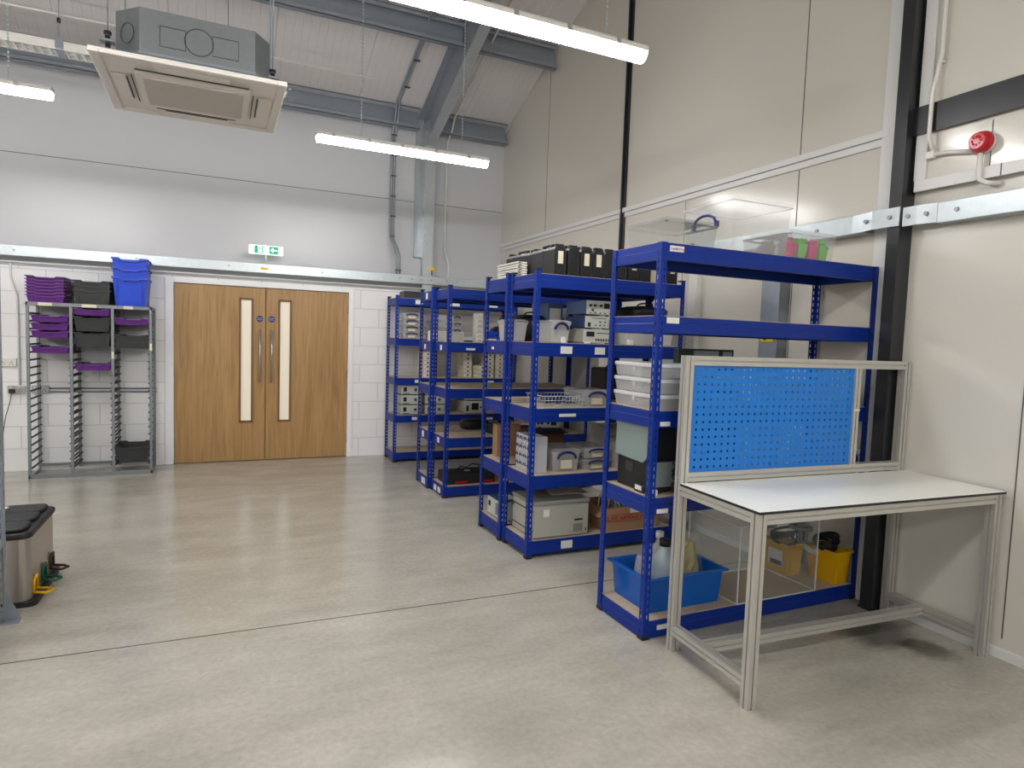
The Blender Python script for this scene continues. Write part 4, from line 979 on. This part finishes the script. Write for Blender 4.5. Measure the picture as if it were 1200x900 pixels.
def bag(loc, w, d, h, label, m=None, name='equipment_bag', cat='bag', seed=1):
    random.seed(seed); b = MB(); rings = []; n = 16
    for k in range(7):
        t = k/6; s = (1-(2*t-1)**4*.35) if k else .9
        rings.append([b.bm.verts.new(((w/2*s+random.uniform(-.006, .006))*(abs(math.cos(a))**.5*(1 if math.cos(a) > 0 else -1)), (d/2*s+random.uniform(-.006, .006))*(abs(math.sin(a))**.5*(1 if math.sin(a) > 0 else -1)), h*t+random.uniform(-.003, .003)*(k > 0))) for a in [2*math.pi*i/n for i in range(n)]])
    for a, c in zip(rings, rings[1:]):
        for i in range(n):
            f = b.bm.faces.new((a[i], a[(i+1) % n], c[(i+1) % n], c[i])); f.smooth = True
    b.bm.faces.new(rings[0][::-1]); b.bm.faces.new(rings[-1])
    r = thing(name, label, cat, loc)
    b.build('bag_body', m or M_black, r)
    q = MB(); arch(q, (-w*.22, -d*.1, h-.005), (w*.22, -d*.1, h-.005), .03, .006); q.build('handle', m or M_black, r)
    return r
bag((2.08, 4.50, z), .26, .3, .2, 'black soft bag behind the clear boxes on the middle rack', seed=2).location.x = 2.2
bag((2.93, 4.03, z+.2), .34, .28, .09, 'black soft bag lying on the long clear box of the middle rack', seed=5)
clear_box((2.90, 4.03, z), .44, .30, .185, 'long clear box seen through the nearest rack, under a black bag', handles=(), note=False)
plain_box((2.72, 3.875, z+.0), .04, .03, .035, 'tiny white box in front of the long clear box', M_white, name='carton')
plain_box((2.35, 3.86, z), .045, .02, .012, 'tiny white block at the shelf edge before the instruments', M_white, name='carton')
plain_box((2.16, 3.865, z), .03, .02, .04, 'small white carton in front of the blue-handled clear box', M_white, name='carton')

# --- middle pair, third shelf
z = T2[2]
wbk = thing('wire_basket', 'shallow white wire basket holding blue leads on the middle rack', 'basket', (2.21, 4.04, z))
b = MB(); w, d, h = .33, .28, .075
for k in range(12): b.tube([(-w/2+.01+k*(w-.02)/11, -d/2, h), (-w/2+.015+k*(w-.03)/11, -d/2+.01, .002), (-w/2+.015+k*(w-.03)/11, d/2-.01, .002), (-w/2+.01+k*(w-.02)/11, d/2, h)], .0016, 4)
for zz in (.02, .045, h): b.tube([(-w/2, -d/2, zz), (w/2, -d/2, zz), (w/2, d/2, zz), (-w/2, d/2, zz)], .0018 if zz < h else .003, 5, closed=True)
for k in range(6): b.tube([(-w/2, -d/2+.02+k*.045, h), (-w/2+.01, -d/2+.02+k*.045, .002), (w/2-.01, -d/2+.02+k*.045, .002), (w/2, -d/2+.02+k*.045, h)], .0016, 4)
b.build('wires', M_wirew, wbk)
b = MB(); random.seed(11)
for k in range(8):
    cx, cy = random.uniform(-.09, .09), random.uniform(-.07, .07)
    b.tube([(cx+.05*math.cos(a), cy+.045*math.sin(a), .02+.006*k+.008*math.sin(2*a+k)) for a in [i*math.pi/7 for i in range(14)]], .006, 6, closed=True)
o = b.build('lead_bundle', M_instn, loc=(2.21, 4.04, z)); tag(o, 'tangle of navy test leads lying inside the white wire basket', 'leads')
clear_box((2.47, 4.04, z), .22, .3, .12, 'flat clear box with blue handle right of the wire basket', note=True)
cs = plain_box((2.96, 4.46, z), .26, .24, .255, 'tall black case standing at the back between the middle and nearest racks', M_dark, cat='case', name='equipment_case', bevel=.018)
q = MB(); arch(q, (-.05, 0, .25), (.05, 0, .25), .03, .008); q.build('handle', M_black, cs)

# --- middle pair, fourth shelf
z = T2[3]
plain_box((2.09, 4.60, z), .20, .09, .25, 'upright brown cardboard box at the left of the middle rack fourth shelf', M_card, name='cardboard_box')
db = thing('drawer_cabinet', 'white cabinet of tiny drawers with navy loop handles on the middle rack', 'drawer cabinet', (2.03, 4.03, z))
MB().box(-.06, .06, -.13, .13, 0, .255).build('cabinet_shell', mat('pale_grey_plastic', srgb(186, 190, 198), .4), db, bevel=.003)
for i in range(4):
    for j in range(4):
        yy, zz = -.095+j*.063, .012+i*.061
        o = MB().box(-.064, -.058, yy-.028, yy+.028, zz, zz+.055).build('drawer', M_clear2, db)
        q = MB(); q.tube([(-.067, yy-.017, zz+.026), (-.070, yy-.014, zz+.040), (-.070, yy, zz+.046), (-.070, yy+.014, zz+.040), (-.067, yy+.017, zz+.026)], .0036, 6); q.build('handle', M_hand, o)
clear_box((2.245, 4.04, z), .225, .28, .165, 'clear box with blue handle and printed white note on the middle rack', note=True)
for k in range(2):
    clear_box((2.50, 4.04, z+k*.084), .225, .28, .08, ('lower', 'upper')[k]+' of two slim blue-handled boxes right of the box with the printed note', 'slim blue-handled boxes', note=True)
clear_box((2.76, 4.04, z), .22, .3, .21, 'taller clear box with loose cables just left of the nearest rack post', handles=())
rd = plain_box((2.14, 4.52, z), .3, .22, .20, 'brown carton with a red cross mark behind the drawer cabinet', mat('dark_card', srgb(120, 82, 62), .8), name='cardboard_box'); rd.location.x = 2.36
MB().prism([(-.14, -.1115, .18), (-.12, -.1115, .18), (-.05, -.1115, .1), (-.07, -.1115, .1)], (0, -.001, 0)).prism([(-.05, -.1115, .18), (-.07, -.1115, .18), (-.14, -.1115, .1), (-.12, -.1115, .1)], (0, -.001, 0)).build('red_mark', M_redink, rd, fixn=True)
o = MB().prism([(-.12, -.1, 0), (.14, -.12, 0), (.18, .1, .01), (-.1, .12, .014)], (0, 0, .004)).build('document_folder', M_black, loc=(2.36, 4.45, z+.203), fixn=True); tag(o, 'dark flat folder lying on the brown carton with the red mark', 'folder')
bg2 = plain_box((3.0, 4.45, z), .26, .3, .24, 'beige instrument box at the right end of the far middle rack fourth shelf', M_beige, name='equipment_cabinet', cat='cabinet', bevel=.008)
# --- middle pair, bottom shelf
z = T2[4]
ov = thing('lab_oven', 'large beige-grey metal lab instrument on the bottom shelf of the middle rack', 'instrument', (2.205, 4.02, z))
MB().box(-.225, .215, -.165, .185, .006, .235).build('casing', M_beige, ov, bevel=.006)
MB().box(-.23, .22, -.17, .19, .235, .262).build('top_cover', mat('beige_dark', srgb(142, 142, 134), .5), ov, bevel=.006)
MB().box(-.229, -.224, -.155, .18, .19, .197).build('seam', M_slot, ov); MB().box(-.229, -.224, -.155, .18, .05, .056).build('seam', M_slot, ov); MB().box(.212, .217, -.167, -.16, .01, .23).build('seam', M_slot, ov)
MB().box(.10, .165, -.167, -.164, .11, .121).build('vent_slot', M_black, ov)
MB().box(-.15, -.105, -.1665, -.164, .155, .205).build('sticker', M_white, ov)
b = MB()
for k in range(7): b.box(.095+k*.011, .099+k*.011, -.1662, -.164, .03, .085)
b.build('grille', M_slot, ov); MB().box(.19, .198, -.1662, -.164, .03, .05).build('badge', M_black, ov)
for k in range(3): pass
MB().cyl((-.2, .17, .18), (-.245, .17, .18), .012, 8).build('hinge', M_slot, ov)
o = MB().prism([(-.1, -.08, 0), (.2, -.1, 0), (.22, .08, .004), (-.06, .1, .006)], (0, 0, .003)).build('paper_sheet', M_white, loc=(2.29, 4.08, z+.264), fixn=True); tag(o, 'loose sheet of paper lying on the beige lab instrument', 'paper')
gx = plain_box((2.80, 4.02, z), .47, .33, .17, 'cardboard box printed GLASS HANDLE WITH CARE beside the beige lab instrument', M_card, name='cardboard_box', flaps=True)
MB().box(-.20, .235, -.1665, -.165, .118, .121).box(-.20, .235, -.1665, -.165, .068, .071).build('tape_line', M_redink, gx)
text('printed_text', 'GLASS HANDLE WITH CARE', .042, M_redink, gx, (.025, -.1662, .0935), FRONT)
MB().box(-.02, .06, -.1665, -.165, .125, .165).build('sticker', M_white, gx)
b = MB(); random.seed(21)
for k in range(7):
    cx = random.uniform(-.16, -.06); b.tube([(cx-.05, .02*k-.06, -.05), (cx-.03, .02*k-.06, .05+.01*k), (cx+.03, .015*k-.05, .07+.01*k), (cx+.09, .015*k-.06, .02), (cx+.12, .01*k-.05, -.06)], .006, 6)
for k in range(4): b.tube([(-.02+.05*math.cos(a)+.03*k, .05*math.sin(a), -.03) for a in [i*math.pi/6 for i in range(12)]], .006, 6, closed=True)
o = b.build('white_cables', M_wpvc, loc=(2.80, 4.02, z+.155)); tag(o, 'looped white mains cables spilling from the cardboard box of glassware', 'cables')
clear_box((2.84, 4.07, z+.01), .16, .15, .16, 'milky plastic pot inside the cardboard box marked GLASS', handles=(), lid=True)
ib = instrument((2.07, 4.46, z), .24, .30, .145, 'white and navy instrument on the bottom shelf left of the beige lab instrument', M_instn, M_inst, 'none')
MB().box(-.123, -.119, -.14, .14, .01, .14).build('side_panel', M_inst, ib); MB().box(-.125, -.122, -.11, -.02, .03, .12).build('side_grille', M_rackgrey, ib)
MB().box(-.125, -.122, .08, .12, .07, .11).build('side_port', M_black, ib)
MB().box(-.06, .04, -.05, .08, .145, .147).build('sticker', M_white, ib)

# --- far pair
z = T3[1]
for k in range(4):
    clear_box((2.18, 6.2, z+k*.065), .09, .25, .062, ('bottom', 'second', 'third', 'top')[k]+' blue-handled clear box of the stack behind the far pair middle post', 'small blue-handled boxes on the far pair', handles=('f',))
plain_box((2.02, 6.22, z), .14, .2, .10, 'white carton at the left end of the far pair second shelf', M_white, name='carton')
plain_box((2.03, 5.76, z), .14, .2, .09, 'grey control box at the front left of the far pair second shelf', M_beige, name='control_box')
dt = thing('drawer_tower', 'slim white tower of six tiny drawers left of the blue phone cradle', 'drawer unit', (2.27, 5.80, z))
MB().box(-.036, .036, -.09, -.02, 0, .28).build('shell', M_wpvc, dt)
for k in range(6):
    o = MB().box(-.034, .034, -.1, -.085, .003+k*.046, .044+k*.046).build('drawer', M_wpvc, dt, bevel=.003)
    MB().box(-.02, .02, -.107, -.1, .012+k*.046, .03+k*.046).build('pull', M_clear2, o)
ph = thing('desk_phone', 'black handset leaning in a blue cradle on the far pair second shelf', 'phone', (2.50, 5.76, z))
MB().box(-.10, .09, -.08, .08, 0, .06).box(-.10, -.01, .0, .08, .06, .11).build('cradle', M_tblue, ph, bevel=.006)
MB().prism([(-.03, -.03, .04), (.03, -.03, .03), (.10, .03, .24), (.03, .03, .25)], (0, .045, 0)).build('handset', M_dark, ph, bevel=.008, fixn=True)
MB().tube([(-.02, -.04, .05), (.01, -.045, .12), (.035, -.04, .18), (.07, -.02, .23)], .008, 6).build('chrome_strip', M_galv, ph)
plain_box((2.38, 5.68, z), .08, .08, .04, 'small cream carton left of the blue cradle', M_cream, name='carton')
yb = clear_box((2.71, 5.75, z), .17, .2, .11, 'clear box with bright yellow notes left of the blue rack post', handles=())
MB().box(-.075, -.005, -.104, -.1, .005, .045).box(-.07, -.01, -.104, -.1, .055, .085).build('yellow_note', M_yellab, yb)
clear_box((2.90, 5.75, z), .13, .2, .10, 'clear box beside the one with yellow notes on the far pair', handles=())
bag((2.75, 6.2, z), .3, .22, .17, 'black kit bag with a red patch behind the box with yellow notes', seed=8)
o = MB().box(-.02, .03, -.005, .0, .0, .1).build('red_tag', M_redink, loc=(2.86, 6.06, z+.08)); tag(o, 'red tag hanging before the black kit bag on the far pair', 'tag')
bag((3.1, 5.85, z), .34, .28, .30, 'large black holdall at the right end of the far pair second shelf', seed=9)
z = T3[3]
bag((2.42, 6.14, z), .30, .2, .10, 'rounded black camera bag on the far pair fourth shelf', seed=12)
kc = plain_box((2.64, 5.78, z), .42, .26, .085, 'flat black case with a pink paper on it on the far pair fourth shelf', M_black, cat='case', name='equipment_case', bevel=.012)
o = MB().box(-.1, .1, -.08, .1, 0, .006).build('paper_sheet', M_white, loc=(2.78, 5.78, z+.087)); tag(o, 'white paper sheet on the flat black case of the far pair', 'paper')
o = MB().box(-.05, .05, -.04, .04, 0, .006).build('pink_notepad', mat('pink_paper', srgb(240, 140, 150), .7), loc=(2.70, 5.75, z+.094)); tag(o, 'pink notepad on the flat black case of the far pair', 'notepad')
instrument((3.05, 5.85, z), .28, .26, .14, 'grey boxed instrument at the right end of the far pair fourth shelf', M_beige, M_inst, 'psu')
z = T3[4]
kc = plain_box((2.21, 5.78, z), .50, .26, .105, 'flat black instrument case with red catches on the far pair lowest shelf', M_black, cat='case', name='equipment_case', bevel=.01)
MB().box(-.16, -.04, -.142, -.13, .01, .03).box(.13, .23, -.142, -.13, .01, .03).build('red_catch', M_red, kc, bevel=.004)
MB().tube([(-.1, 0, .108), (-.06, .0, .15), (.0, .01, .13), (.06, .0, .165), (.14, .0, .15), (.16, .02, .11)], .006, 6).build('cable', M_black, kc)
MB().cyl((0, -.02, .105), (0, -.02, .112), .03, 12).build('dial', M_galvd, kc)
o = MB().prism([(-.1, -.06, 0), (.1, -.08, 0), (.12, .05, .01), (-.08, .06, .012)], (0, 0, .02)).build('document_wallet', M_white, loc=(2.66, 5.75, z), fixn=True); tag(o, 'white document wallet on the far pair lowest shelf right of the black case', 'wallet')

# --- farthest rack
plain_box((2.16, 7.53, T4[0]), .34, .22, .085, 'dark grey flat box on top of the farthest rack', M_grey, name='equipment_case', cat='case', bevel=.006, stick=(.06, .16, .02, .07))
z = T4[1]
for k in range(4):
    clear_box((2.08, 7.52, z+k*.075), .22, .28, .072, ('bottom', 'second', 'third', 'top')[k]+' clear box with blue handle in the stack at the left of the farthest rack', 'blue-handled boxes on the farthest rack', note=(k > -1))
for k in range(4):
    clear_box((2.42, 7.52, z+k*.075), .2, .28, .072, ('bottom', 'second', 'third', 'top')[k]+' clear box in the second stack of the farthest rack, behind the far pair posts', 'blue-handled boxes on the farthest rack', handles=())
z = T4[2]
def comp(x, zz, y, label, g):
    r = thing('component_box', label, 'box', (x, y, zz), group=g)
    MB().box(-.055, .055, -.12, .12, 0, .048).build('box_body', M_cream, r, bevel=.003)
    MB().box(-.042, .042, -.1225, -.12, .008, .04).build('front_label', M_white, r); MB().box(-.012, .014, -.124, -.1225, .016, .034).build('finger_hole', M_slot, r)
    return r
ords = ['bottom', 'second', 'third', 'fourth', 'fifth', 'top']
base = None
for ci, (x, y, n, nm) in enumerate(((2.30, 7.55, 6, 'leftmost'), (2.86, 7.66, 6, 'darkest set-back'), (3.00, 7.52, 3, 'short third'), (3.125, 7.58, 6, 'fourth'), (3.265, 7.58, 6, 'rightmost'))):
    for k in range(n):
        lb = ('bottom', 'middle', 'top')[k] if n == 3 else ords[k]
        lab = f'{lb} cream component box of the {nm} stack on the farthest rack third shelf'
        if base is None: base = comp(x, z+k*.0515, y, lab, 'cream component boxes on the farthest rack')
        else: dup(base, (x, y, z+k*.0515), lab)
z = T4[3]
for ci, (x, n, st, nm) in enumerate(((2.10, 3, 'scope', 'left'), (2.40, 3, 'scope', 'second'), (2.90, 2, 'screen', 'third'), (3.18, 2, 'screen', 'right-hand'))):
    for k in range(n):
        lv = ('bottom', 'middle', 'top')[k] if n == 3 else ('lower', 'upper')[k]
        instrument((x, 7.54, z+k*(.119 if n == 3 else .165)), .25, .3, .113 if n == 3 else .155, f'{lv} grey instrument of the {nm} stack on the farthest rack fourth shelf', M_beige, M_inst, st, 'grey instruments on the farthest rack')
